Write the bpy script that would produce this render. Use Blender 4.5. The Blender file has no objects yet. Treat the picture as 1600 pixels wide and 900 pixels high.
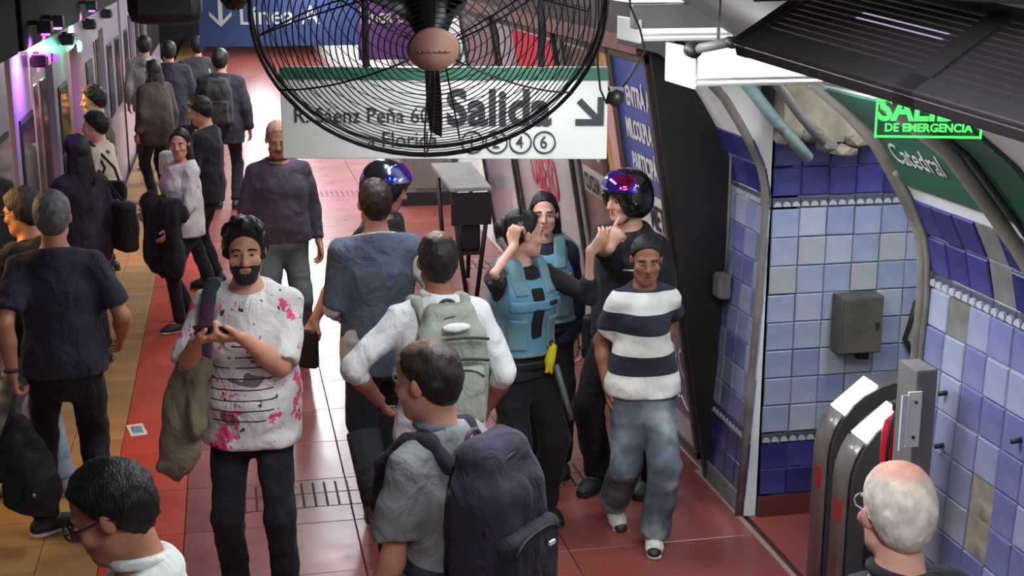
import bpy, bmesh, math, random
import numpy as np
from mathutils import Vector, Matrix
random.seed(7); RNG = np.random.default_rng(11)
SC = bpy.context.scene
COL = SC.collection

# ---------------------------------------------------------------- camera, exposure, world, big lights
FPX = 2139.0; CAMH = 2.92
PITCH = math.atan(535 / FPX); YAW = math.atan(455 / math.hypot(FPX, 535))
cam_d = bpy.data.cameras.new('camera'); cam = bpy.data.objects.new('camera', cam_d); COL.objects.link(cam)
cam_d.sensor_width = 36.0; cam_d.lens = FPX / 1600 * 36.0; cam_d.clip_start = 0.05; cam_d.clip_end = 200
cam.location = (0, 0, CAMH); cam.rotation_euler = (math.pi / 2 - PITCH, 0, -YAW)
SC.camera = cam
SC.view_settings.view_transform = 'Standard'; SC.view_settings.look = 'None'
SC.view_settings.gamma = 1.0; SC.view_settings.use_curve_mapping = False
SC.view_settings.exposure = 0.5
wd = bpy.data.worlds.new('world'); SC.world = wd; wd.use_nodes = True
wd.node_tree.nodes['Background'].inputs[0].default_value = (0.55, 0.6, 0.72, 1)
wd.node_tree.nodes['Background'].inputs[1].default_value = 0.07

FW = np.array([math.sin(YAW) * math.cos(PITCH), math.cos(YAW) * math.cos(PITCH), -math.sin(PITCH)])
RT = np.array([math.cos(YAW), -math.sin(YAW), 0.0]); UP = np.cross(RT, FW); CC = np.array([0, 0, CAMH])
def ray(x, y): return FW * FPX + RT * (x - 800) + UP * (450 - y)
def on_z(x, y, z=0.0): d = ray(x, y); return CC + d * ((z - CAMH) / d[2])
def on_y(x, y, Y): d = ray(x, y); return CC + d * (Y / d[1])
def on_x(x, y, X): d = ray(x, y); return CC + d * (X / d[0])

# ---------------------------------------------------------------- materials
def lin(c):
    def f(v):
        v = v / 255.0
        return v / 12.92 if v <= 0.04045 else ((v + 0.055) / 1.055) ** 2.4
    return (f(c[0]), f(c[1]), f(c[2]), 1.0)
def mat(name, col, rough=0.6, metal=0.0, var=0.12, scale=6.0, bump=0.0, bscale=40.0, emit=None, estr=0.0, spec=0.5, coat=0.0, alpha=1.0, trans=0.0):
    m = bpy.data.materials.new(name); m.use_nodes = True
    nt = m.node_tree; b = nt.nodes['Principled BSDF']
    c = lin(col)
    b.inputs['Base Color'].default_value = c
    b.inputs['Roughness'].default_value = rough; b.inputs['Metallic'].default_value = metal
    b.inputs['Specular IOR Level'].default_value = spec
    b.inputs['Coat Weight'].default_value = coat; b.inputs['Coat Roughness'].default_value = 0.08
    b.inputs['Alpha'].default_value = alpha; b.inputs['Transmission Weight'].default_value = trans
    if emit:
        b.inputs['Emission Color'].default_value = lin(emit); b.inputs['Emission Strength'].default_value = estr
    if var > 0 or bump > 0:
        tc = nt.nodes.new('ShaderNodeTexCoord')
    if var > 0:
        n = nt.nodes.new('ShaderNodeTexNoise'); n.inputs['Scale'].default_value = scale; n.inputs['Detail'].default_value = 5
        nt.links.new(tc.outputs['Object'], n.inputs['Vector'])
        r = nt.nodes.new('ShaderNodeValToRGB')
        r.color_ramp.elements[0].position = 0.3; r.color_ramp.elements[1].position = 0.7
        r.color_ramp.elements[0].color = tuple(max(0, v * (1 - var)) for v in c[:3]) + (1,)
        r.color_ramp.elements[1].color = tuple(min(1, v * (1 + var)) for v in c[:3]) + (1,)
        nt.links.new(n.outputs['Fac'], r.inputs['Fac']); nt.links.new(r.outputs['Color'], b.inputs['Base Color'])
    if bump > 0:
        n2 = nt.nodes.new('ShaderNodeTexNoise'); n2.inputs['Scale'].default_value = bscale; n2.inputs['Detail'].default_value = 3
        nt.links.new(tc.outputs['Object'], n2.inputs['Vector'])
        bp = nt.nodes.new('ShaderNodeBump'); bp.inputs['Strength'].default_value = bump; bp.inputs['Distance'].default_value = 0.02
        nt.links.new(n2.outputs['Fac'], bp.inputs['Height']); nt.links.new(bp.outputs['Normal'], b.inputs['Normal'])
    return m
def cloth(name, col, var=0.18, rough=0.88, bump=0.9, bscale=8.5):
    m = mat(name, col, rough, 0, var, 5.0, spec=0.25); nt = m.node_tree; b = nt.nodes['Principled BSDF']; b.inputs['Sheen Weight'].default_value = 0.06
    tc = nt.nodes.new('ShaderNodeTexCoord'); mp = nt.nodes.new('ShaderNodeMapping'); mp.inputs['Scale'].default_value = (1, 1, 0.7); mp.inputs['Rotation'].default_value = (0.4, 0.3, 0)
    n = nt.nodes.new('ShaderNodeTexNoise'); n.inputs['Scale'].default_value = bscale; n.inputs['Detail'].default_value = 4.0; n.inputs['Distortion'].default_value = 0.9
    nt.links.new(tc.outputs['Object'], mp.inputs[0]); nt.links.new(mp.outputs[0], n.inputs['Vector'])
    bp = nt.nodes.new('ShaderNodeBump'); bp.inputs['Strength'].default_value = bump; bp.inputs['Distance'].default_value = 0.035
    nt.links.new(n.outputs['Fac'], bp.inputs['Height']); nt.links.new(bp.outputs['Normal'], b.inputs['Normal']); return m
def hair_mat(name, col, rough=0.5):
    m = mat(name, col, rough, 0, 0.3, 30.0, spec=0.35); nt = m.node_tree; b = nt.nodes['Principled BSDF']
    tc = nt.nodes.new('ShaderNodeTexCoord'); mp = nt.nodes.new('ShaderNodeMapping'); mp.inputs['Scale'].default_value = (1, 1, 0.22)
    n = nt.nodes.new('ShaderNodeTexNoise'); n.inputs['Scale'].default_value = 150; n.inputs['Detail'].default_value = 2; n.inputs['Distortion'].default_value = 0.6
    nt.links.new(tc.outputs['Object'], mp.inputs[0]); nt.links.new(mp.outputs[0], n.inputs['Vector'])
    bp = nt.nodes.new('ShaderNodeBump'); bp.inputs['Strength'].default_value = 0.55; bp.inputs['Distance'].default_value = 0.01
    nt.links.new(n.outputs['Fac'], bp.inputs['Height']); nt.links.new(bp.outputs['Normal'], b.inputs['Normal']); return m
def thin_hair(name, col, skin, rough=0.5):
    m = hair_mat(name, col, rough); nt = m.node_tree; b = nt.nodes['Principled BSDF']
    at = nt.nodes.new('ShaderNodeAttribute'); at.attribute_name = 'scalp'; mx = nt.nodes.new('ShaderNodeMix'); mx.data_type = 'RGBA'
    src = b.inputs['Base Color'].links[0].from_socket; nt.links.new(at.outputs['Fac'], mx.inputs[0]); nt.links.new(src, mx.inputs[6]); mx.inputs[7].default_value = lin(skin); nt.links.new(mx.outputs[2], b.inputs['Base Color'])
    bp = [n for n in nt.nodes if n.type == 'BUMP'][0]; bp.inputs['Strength'].default_value = 0.3; return m
def ramp_mat(name, cols, rough=0.5, scale=3.0, detail=6.0, spec=0.4, stretch=(1, 1, 1), bump=0.0):
    m = bpy.data.materials.new(name); m.use_nodes = True; nt = m.node_tree; b = nt.nodes['Principled BSDF']
    tc = nt.nodes.new('ShaderNodeTexCoord'); mp = nt.nodes.new('ShaderNodeMapping'); mp.inputs['Scale'].default_value = stretch
    n = nt.nodes.new('ShaderNodeTexNoise'); n.inputs['Scale'].default_value = scale; n.inputs['Detail'].default_value = detail
    nt.links.new(tc.outputs['Object'], mp.inputs['Vector']); nt.links.new(mp.outputs['Vector'], n.inputs['Vector'])
    r = nt.nodes.new('ShaderNodeValToRGB'); e = r.color_ramp.elements
    while len(e) < len(cols): e.new(0.5)
    for i, (p, c) in enumerate(cols): e[i].position = p; e[i].color = lin(c)
    nt.links.new(n.outputs['Fac'], r.inputs['Fac']); nt.links.new(r.outputs['Color'], b.inputs['Base Color'])
    b.inputs['Roughness'].default_value = rough; b.inputs['Specular IOR Level'].default_value = spec
    if bump:
        bp = nt.nodes.new('ShaderNodeBump'); bp.inputs['Strength'].default_value = bump; bp.inputs['Distance'].default_value = 0.02
        nt.links.new(n.outputs['Fac'], bp.inputs['Height']); nt.links.new(bp.outputs['Normal'], b.inputs['Normal'])
    return m
def emis(name, col, s):
    m = bpy.data.materials.new(name); m.use_nodes = True; nt = m.node_tree
    nt.nodes.remove(nt.nodes['Principled BSDF']); e = nt.nodes.new('ShaderNodeEmission')
    e.inputs[0].default_value = lin(col); e.inputs[1].default_value = s
    nt.links.new(e.outputs[0], nt.nodes['Material Output'].inputs[0]); return m

# ---------------------------------------------------------------- object helpers
def link(o, parent=None):
    COL.objects.link(o)
    if parent is not None: o.parent = parent
    return o
def tag(o, label, cat, group=None):
    o['label'] = label; o['category'] = cat
    if group: o['group'] = group
    return o
def thing(name, label, cat, loc=(0, 0, 0), rz=0.0, group=None):
    o = bpy.data.objects.new(name, None); o.empty_display_size = 0.1; link(o)
    o.location = Vector([float(v) for v in loc]); o.rotation_euler = (0, 0, rz)
    return tag(o, label, cat, group)
def mesh_obj(name, verts, faces, m, parent=None, smooth=False):
    me = bpy.data.meshes.new(name); me.from_pydata([tuple(map(float, v)) for v in verts], [], [tuple(int(i) for i in f) for f in faces]); me.update()
    me.materials.append(m)
    if smooth: me.polygons.foreach_set('use_smooth', [True] * len(me.polygons))
    return link(bpy.data.objects.new(name, me), parent)
def bm_obj(name, bm, m, parent=None, smooth=False):
    me = bpy.data.meshes.new(name); bm.to_mesh(me); bm.free(); me.materials.append(m)
    if smooth: me.polygons.foreach_set('use_smooth', [True] * len(me.polygons))
    return link(bpy.data.objects.new(name, me), parent)
def bm_box(bm, c, s, R=None, bev=0.0):
    r = bmesh.ops.create_cube(bm, size=1.0); vs = r['verts']
    M = Matrix.Diagonal((s[0], s[1], s[2], 1))
    if R is not None: M = R.to_4x4() @ M
    M = Matrix.Translation(Vector([float(v) for v in c])) @ M
    bmesh.ops.transform(bm, matrix=M, verts=vs)
    if bev > 0:
        es = list({e for v in vs for e in v.link_edges})
        bmesh.ops.bevel(bm, geom=es, offset=bev, segments=2, profile=0.6, affect='EDGES')
def box(name, c, s, m, parent=None, R=None, bev=0.0):
    bm = bmesh.new(); bm_box(bm, c, s, R, bev); return bm_obj(name, bm, m, parent)
def bm_tube(bm, pts, r, n=10, close=False, r2=None):
    pts = [Vector([float(a) for a in p]) for p in pts]; N = len(pts); rings = []
    up = Vector((0, 0, 1)); prev = None
    for i, p in enumerate(pts):
        if close: d = pts[(i + 1) % N] - pts[i - 1]
        else: d = pts[min(i + 1, N - 1)] - pts[max(i - 1, 0)]
        d.normalize()
        if prev is None:
            a = d.cross(up)
            if a.length < 0.05: a = d.cross(Vector((1, 0, 0)))
        else:
            a = prev - d * prev.dot(d)
        a.normalize(); prev = a; b = d.cross(a)
        rr = r if r2 is None else r + (r2 - r) * i / max(1, N - 1)
        rings.append([bm.verts.new(p + (a * math.cos(2 * math.pi * k / n) + b * math.sin(2 * math.pi * k / n)) * rr) for k in range(n)])
    for i in range(N if close else N - 1):
        A = rings[i]; B = rings[(i + 1) % N]
        for k in range(n): bm.faces.new((A[k], A[(k + 1) % n], B[(k + 1) % n], B[k]))
    if not close:
        bm.faces.new(list(reversed(rings[0]))); bm.faces.new(rings[-1])
def tube(name, pts, r, m, parent=None, n=10, close=False, r2=None):
    bm = bmesh.new(); bm_tube(bm, pts, r, n, close, r2); bmesh.ops.recalc_face_normals(bm, faces=bm.faces)
    return bm_obj(name, bm, m, parent, True)
def lathe(name, prof, m, parent=None, n=24, M=None, smooth=True):
    bm = bmesh.new(); rings = []
    for r, z in prof: rings.append([bm.verts.new((r * math.cos(2 * math.pi * k / n), r * math.sin(2 * math.pi * k / n), z)) for k in range(n)])
    for A, B in zip(rings, rings[1:]):
        for k in range(n): bm.faces.new((A[k], A[(k + 1) % n], B[(k + 1) % n], B[k]))
    bm.faces.new(list(reversed(rings[0]))); bm.faces.new(rings[-1])
    bmesh.ops.recalc_face_normals(bm, faces=bm.faces)
    if M is not None: bmesh.ops.transform(bm, matrix=M, verts=bm.verts)
    return bm_obj(name, bm, m, parent, smooth)
def prism(name, poly, M, depth, m, parent=None):
    """polygon in local XY extruded to +Z by depth, then transformed by M"""
    n = len(poly); V = [Vector((p[0], p[1], 0)) for p in poly] + [Vector((p[0], p[1], depth)) for p in poly]
    F = [tuple(range(n - 1, -1, -1)), tuple(range(n, 2 * n))] + [(i, (i + 1) % n, (i + 1) % n + n, i + n) for i in range(n)]
    bm = bmesh.new(); vs = [bm.verts.new(M @ v) for v in V]
    for f in F: bm.faces.new([vs[i] for i in f])
    bmesh.ops.recalc_face_normals(bm, faces=bm.faces)
    return bm_obj(name, bm, m, parent)
def text(name, s, size, m, M, parent=None, bold=0.0, depth=0.002, sx=1.0, align='LEFT'):
    cu = bpy.data.curves.new(name, 'FONT'); cu.body = s; cu.size = size; cu.offset = bold; cu.extrude = depth
    cu.align_x = align; cu.resolution_u = 3
    o = bpy.data.objects.new(name, cu); COL.objects.link(o)
    dg = bpy.context.evaluated_depsgraph_get(); me = bpy.data.meshes.new_from_object(o.evaluated_get(dg))
    bpy.data.objects.remove(o); bpy.data.curves.remove(cu)
    me.transform(M @ Matrix.Diagonal((sx, 1, 1, 1))); me.materials.clear(); me.materials.append(m); me.name = name
    return link(bpy.data.objects.new(name, me), parent)
def frame(o, x, y):
    """matrix with origin o, local X along x, local Y along y"""
    x = Vector([float(a) for a in x]).normalized(); y = Vector([float(a) for a in y]); y = (y - x * y.dot(x)).normalized(); z = x.cross(y)
    M = Matrix((x, y, z)).transposed().to_4x4(); M.translation = Vector([float(a) for a in o]); return M
def struct(o): o['kind'] = 'structure'; return o
# ---------------------------------------------------------------- implicit-surface modelling for bodies and clothes
def axis1(lo, hi, h, fines):
    out = [lo]; x = lo
    while x < hi:
        st = h
        for a, b, hf in fines:
            if a - h * 0.5 <= x <= b: st = min(st, hf)
        x += st; out.append(x)
    return np.array(out, np.float32)
LAT = RNG.random((24, 24, 24)).astype(np.float32) * 2 - 1
def noise3(X, Y, Z, f):
    def ax(v, o):
        v = v * f + o; i = np.floor(v).astype(np.int32); t = v - i; t = t * t * (3 - 2 * t); return i % 24, (i + 1) % 24, t
    X, Y, Z = np.broadcast_arrays(X, Y, Z)
    i0, i1, u = ax(X, 100.3); j0, j1, v = ax(Y, 117.7); k0, k1, w = ax(Z, 131.1)
    def L(a, b, c): return LAT[a, b, c]
    x00 = L(i0, j0, k0) * (1 - u) + L(i1, j0, k0) * u; x10 = L(i0, j1, k0) * (1 - u) + L(i1, j1, k0) * u
    x01 = L(i0, j0, k1) * (1 - u) + L(i1, j0, k1) * u; x11 = L(i0, j1, k1) * (1 - u) + L(i1, j1, k1) * u
    return (x00 * (1 - v) + x10 * v) * (1 - w) + (x01 * (1 - v) + x11 * v) * w
class Field:
    def __init__(s, prims, h, pad=0.04, fines=((), (), ())):
        lo = np.min([p['lo'] for p in prims], 0) - pad; hi = np.max([p['hi'] for p in prims], 0) + pad
        s.ax = [axis1(float(lo[i]), float(hi[i]), h, fines[i]) for i in range(3)]
        s.D = np.full([len(a) for a in s.ax], 1.0, np.float32)
        for p in prims: s.add(p)
    def sub(s, p, m):
        sl = []
        for i in range(3):
            a = max(0, int(np.searchsorted(s.ax[i], p['lo'][i] - m)) - 1); b = min(len(s.ax[i]), int(np.searchsorted(s.ax[i], p['hi'][i] + m)) + 1)
            sl.append(slice(a, max(a + 1, b)))
        return tuple(sl)
    def grid(s, sl=(slice(None),) * 3):
        return s.ax[0][sl[0]][:, None, None], s.ax[1][sl[1]][None, :, None], s.ax[2][sl[2]][None, None, :]
    def add(s, p):
        k = p.get('k', 0.02); sl = s.sub(p, k + 0.035)
        d = p['f'](*s.grid(sl)); D = s.D[sl]; op = p.get('op', 'u')
        if op == 'u':
            hh = np.maximum(k - np.abs(D - d), 0) / k; s.D[sl] = np.minimum(D, d) - hh * hh * k * 0.25
        elif op == 's':
            d = -d; hh = np.maximum(k - np.abs(D - d), 0) / k; s.D[sl] = np.maximum(D, d) + hh * hh * k * 0.25
    def cut(s, o, n):
        """keep the side opposite to n"""
        X, Y, Z = s.grid(); s.D = np.maximum(s.D, ((X - o[0]) * n[0] + (Y - o[1]) * n[1] + (Z - o[2]) * n[2]).astype(np.float32))
    def wrinkle(s, amp, f, st=(1, 1, 1)):
        X, Y, Z = s.grid(); s.D += amp * noise3(X * st[0], Y * st[1], Z * st[2], f)
    def mesh(s):
        D = s.D; D[0] = D[-1] = 1; D[:, 0] = D[:, -1] = 1; D[:, :, 0] = D[:, :, -1] = 1
        S = D < 0; nx, ny, nz = D.shape
        c = np.zeros((nx - 1, ny - 1, nz - 1), np.int8)
        for i in (0, 1):
            for j in (0, 1):
                for k in (0, 1): c += S[i:nx - 1 + i, j:ny - 1 + j, k:nz - 1 + k]
        act = (c > 0) & (c < 8); I, J, K = np.nonzero(act); idx = np.full(act.shape, -1, np.int32); idx[I, J, K] = np.arange(len(I))
        P = np.zeros((len(I), 3), np.float32); W = np.zeros(len(I), np.float32)
        A = s.ax
        for a in range(3):
            o1, o2 = [(1, 2), (0, 2), (0, 1)][a]
            for u in (0, 1):
                for v in (0, 1):
                    q = [I.copy(), J.copy(), K.copy()]; q[o1] = q[o1] + u; q[o2] = q[o2] + v
                    r = [x.copy() for x in q]; r[a] = r[a] + 1
                    d0 = D[q[0], q[1], q[2]]; d1 = D[r[0], r[1], r[2]]; m = (d0 < 0) != (d1 < 0)
                    t = np.where(m, d0 / np.where(m, d0 - d1, 1), 0)
                    for b in range(3):
                        x0 = A[b][q[b]]
                        if b == a: x0 = x0 + t * (A[b][r[b]] - x0)
                        P[:, b] += np.where(m, x0, 0)
                    W += m
        P /= W[:, None]
        Q = []
        for a in range(3):
            o1, o2 = [(1, 2), (2, 0), (0, 1)][a]
            s0 = [slice(None)] * 3; s1 = [slice(None)] * 3; s0[a] = slice(0, -1); s1[a] = slice(1, None)
            e = S[tuple(s0)] != S[tuple(s1)]; E = list(np.nonzero(e)); ok = (E[o1] > 0) & (E[o2] > 0) & (E[o1] < D.shape[o1] - 1) & (E[o2] < D.shape[o2] - 1)
            E = [x[ok] for x in E]; ins = S[E[0], E[1], E[2]]
            def cell(d1, d2):
                q = [x.copy() for x in E]; q[o1] = q[o1] - d1; q[o2] = q[o2] - d2; return idx[q[0], q[1], q[2]]
            f = np.stack([cell(1, 1), cell(0, 1), cell(0, 0), cell(1, 0)], 1)
            f[~ins] = f[~ins][:, ::-1]; Q.append(f)
        return P, np.concatenate(Q)
def v3(a): return np.array(a, np.float32)
def cone(a, b, ra, rb, k=0.02, flat=None, cap=False, capa=False, op='u'):
    """tapered limb; flat=(axis, ratio) squashes the section along axis; cap cuts it flat at b (capa at a)"""
    a = v3(a); b = v3(b); R = max(ra, rb)
    A = None
    if flat is not None:
        u = v3(flat[0]) / np.linalg.norm(flat[0]); A = np.eye(3, dtype=np.float32) + (1 / flat[1] - 1) * np.outer(u, u)
        if flat[1] > 1: R *= flat[1]
    ab = b - a; w = ab / max(1e-6, float(np.linalg.norm(ab)))
    def f(X, Y, Z):
        x, y, z = X - a[0], Y - a[1], Z - a[2]
        if A is not None: qx = A[0, 0] * x + A[0, 1] * y + A[0, 2] * z; qy = A[1, 0] * x + A[1, 1] * y + A[1, 2] * z; qz = A[2, 0] * x + A[2, 1] * y + A[2, 2] * z; e = A @ ab
        else: qx, qy, qz, e = x, y, z, ab
        L = float(e @ e) + 1e-9
        t = np.clip((qx * e[0] + qy * e[1] + qz * e[2]) / L, 0, 1)
        d = np.sqrt((qx - t * e[0]) ** 2 + (qy - t * e[1]) ** 2 + (qz - t * e[2]) ** 2) - (ra + (rb - ra) * t)
        if flat is not None: d = d * (0.5 + 0.5 * min(1, flat[1]))
        if cap: d = np.maximum(d, (X - b[0]) * w[0] + (Y - b[1]) * w[1] + (Z - b[2]) * w[2])
        if capa: d = np.maximum(d, -((X - a[0]) * w[0] + (Y - a[1]) * w[1] + (Z - a[2]) * w[2]))
        return d.astype(np.float32)
    return dict(f=f, lo=np.minimum(a, b) - R, hi=np.maximum(a, b) + R, k=k, op=op)
def ell(c, r, R=None, k=0.02, op='u'):
    c = v3(c); r = v3(r); R = np.eye(3) if R is None else np.asarray(R); B = R.T
    def f(X, Y, Z):
        x, y, z = X - c[0], Y - c[1], Z - c[2]
        q = [(B[i, 0] * x + B[i, 1] * y + B[i, 2] * z) / r[i] for i in range(3)]
        k0 = np.sqrt(q[0] ** 2 + q[1] ** 2 + q[2] ** 2); k1 = np.sqrt((q[0] / r[0]) ** 2 + (q[1] / r[1]) ** 2 + (q[2] / r[2]) ** 2) + 1e-6
        return (k0 * (k0 - 1) / k1).astype(np.float32)
    e = np.abs(R) @ r
    return dict(f=f, lo=c - e, hi=c + e, k=k, op=op)
def rbox(c, hs, R=None, rad=0.02, k=0.01, op='u'):
    c = v3(c); hs = v3(hs) - rad; R = np.eye(3) if R is None else np.asarray(R); B = R.T
    def f(X, Y, Z):
        x, y, z = X - c[0], Y - c[1], Z - c[2]
        q = [np.abs(B[i, 0] * x + B[i, 1] * y + B[i, 2] * z) - hs[i] for i in range(3)]
        o = np.sqrt(np.maximum(q[0], 0) ** 2 + np.maximum(q[1], 0) ** 2 + np.maximum(q[2], 0) ** 2)
        return (o + np.minimum(np.maximum(np.maximum(q[0], q[1]), q[2]), 0) - rad).astype(np.float32)
    e = np.abs(R) @ (hs + rad)
    return dict(f=f, lo=c - e, hi=c + e, k=k, op=op)
OFF = {}
def fld_obj(name, F, m, parent, relax=1):
    P, Q = F.mesh()
    for _ in range(relax):
        acc = np.zeros_like(P); cnt = np.zeros(len(P), np.float32)
        for a in range(4):
            i = Q[:, a]; j = Q[:, (a + 1) % 4]
            for b in range(3): acc[:, b] += np.bincount(i, P[j, b], len(P)) + np.bincount(j, P[i, b], len(P))
            cnt += np.bincount(i, minlength=len(P)) + np.bincount(j, minlength=len(P))
        P = P * 0.5 + 0.5 * acc / np.maximum(cnt, 1)[:, None]
    off = OFF.get(parent.name if parent is not None else None)
    if off is not None: P = P - np.array(off, np.float32)
    me = bpy.data.meshes.new(name); n = len(P); q = len(Q)
    me.vertices.add(n); me.vertices.foreach_set('co', P.astype(np.float32).ravel())
    me.loops.add(q * 4); me.loops.foreach_set('vertex_index', Q.astype(np.int32).ravel())
    me.polygons.add(q); me.polygons.foreach_set('loop_start', np.arange(0, q * 4, 4, dtype=np.int32))
    me.polygons.foreach_set('use_smooth', np.ones(q, bool))
    me.update(calc_edges=True); me.validate(); me.materials.append(m)
    return link(bpy.data.objects.new(name, me), parent)
def Rx(d): d = math.radians(d); c, s = math.cos(d), math.sin(d); return np.array([[1, 0, 0], [0, c, -s], [0, s, c]])
def Ry(d): d = math.radians(d); c, s = math.cos(d), math.sin(d); return np.array([[c, 0, s], [0, 1, 0], [-s, 0, c]])
def Rz(d): d = math.radians(d); c, s = math.cos(d), math.sin(d); return np.array([[c, -s, 0], [s, c, 0], [0, 0, 1]])
def nrm(v): v = np.asarray(v, float); return v / (np.linalg.norm(v) + 1e-9)
def ik(a, t, l1, l2, pole):
    a = np.asarray(a, float); t = np.asarray(t, float); d = t - a; L = np.linalg.norm(d); L2 = min(max(L, abs(l1 - l2) + 0.01), (l1 + l2) * 0.998)
    w = d / (L + 1e-9); t = a + w * L2
    x = (l1 * l1 - l2 * l2 + L2 * L2) / (2 * L2); y = math.sqrt(max(0, l1 * l1 - x * x))
    p = np.asarray(pole, float); p = nrm(p - w * (p @ w)); return a + w * x + p * y, t
CURL = dict(relax=[(18, 22, 14), (22, 26, 16), (26, 30, 18), (28, 32, 20)], hold=[(50, 60, 35), (55, 65, 40), (58, 68, 42), (60, 70, 45)],
            point=[(6, 6, 4), (78, 88, 55), (80, 90, 55), (82, 90, 55)], flat=[(6, 8, 5)] * 4, phone=[(30, 48, 35), (34, 52, 38), (38, 55, 40), (42, 58, 42)])
def hand_prims(w, d, pn, side, S, pose):
    d = nrm(d); pn = nrm(pn - d * (pn @ d)); t = np.cross(d, pn) * side; s = S * 1.03
    P = [cone(w + d * 0.022 * s + t * 0.004 * s, w + d * 0.070 * s, 0.031 * s, 0.037 * s, 0.02, (pn, 0.45))]
    for i, (off, L) in enumerate(((0.031, 0.074), (0.0105, 0.082), (-0.010, 0.076), (-0.0295, 0.060))):
        b = w + d * (0.086 - 0.004 * abs(i - 1.2)) * s + t * off * s
        dd = nrm(d + t * off * 2.6); ang = 0
        for j, fr in enumerate((0.44, 0.31, 0.25)):
            ang += math.radians(CURL[pose][i][j]); q = dd * math.cos(ang) + pn * math.sin(ang); e = b + q * L * fr * s
            r0 = (0.0098 - 0.0009 * j) * s; P.append(cone(b, e, r0, r0 - 0.0009 * s, 0.006)); b = e
    b = w + d * 0.022 * s + t * 0.024 * s; q = nrm(d * 0.75 + t * 0.75 + pn * 0.35); e = b + q * 0.045 * s
    P.append(cone(b, e, 0.0155 * s, 0.012 * s, 0.015)); q2 = nrm(d * 0.95 + t * 0.25 + pn * (0.5 if pose in ('hold', 'phone', 'point') else 0.2))
    P.append(cone(e, e + q2 * 0.034 * s, 0.0115 * s, 0.0095 * s, 0.008)); return P
EYE_W = mat('eye_white', (168, 156, 150), 0.4, var=0); EYE_D = mat('eye_iris', (30, 20, 16), 0.2, var=0)
LACE = mat('shoe_lace', (190, 190, 185), 0.8)
def skin_mat(name, col, rough=0.48):
    m = mat(name, col, rough, 0, 0.07, 14.0, 0.08, 120.0, spec=0.4); nt = m.node_tree; b = nt.nodes['Principled BSDF']
    at = nt.nodes.new('ShaderNodeAttribute'); at.attribute_name = 'lip'; mx = nt.nodes.new('ShaderNodeMix'); mx.data_type = 'RGBA'
    src = b.inputs['Base Color'].links[0].from_socket; nt.links.new(at.outputs['Fac'], mx.inputs[0]); nt.links.new(src, mx.inputs[6])
    c = lin(col); mx.inputs[7].default_value = (c[0] * 0.72, c[1] * 0.42, c[2] * 0.42, 1); nt.links.new(mx.outputs[2], b.inputs['Base Color'])
    b.inputs['Subsurface Weight'].default_value = 0.0; return m
class Person: pass
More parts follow.
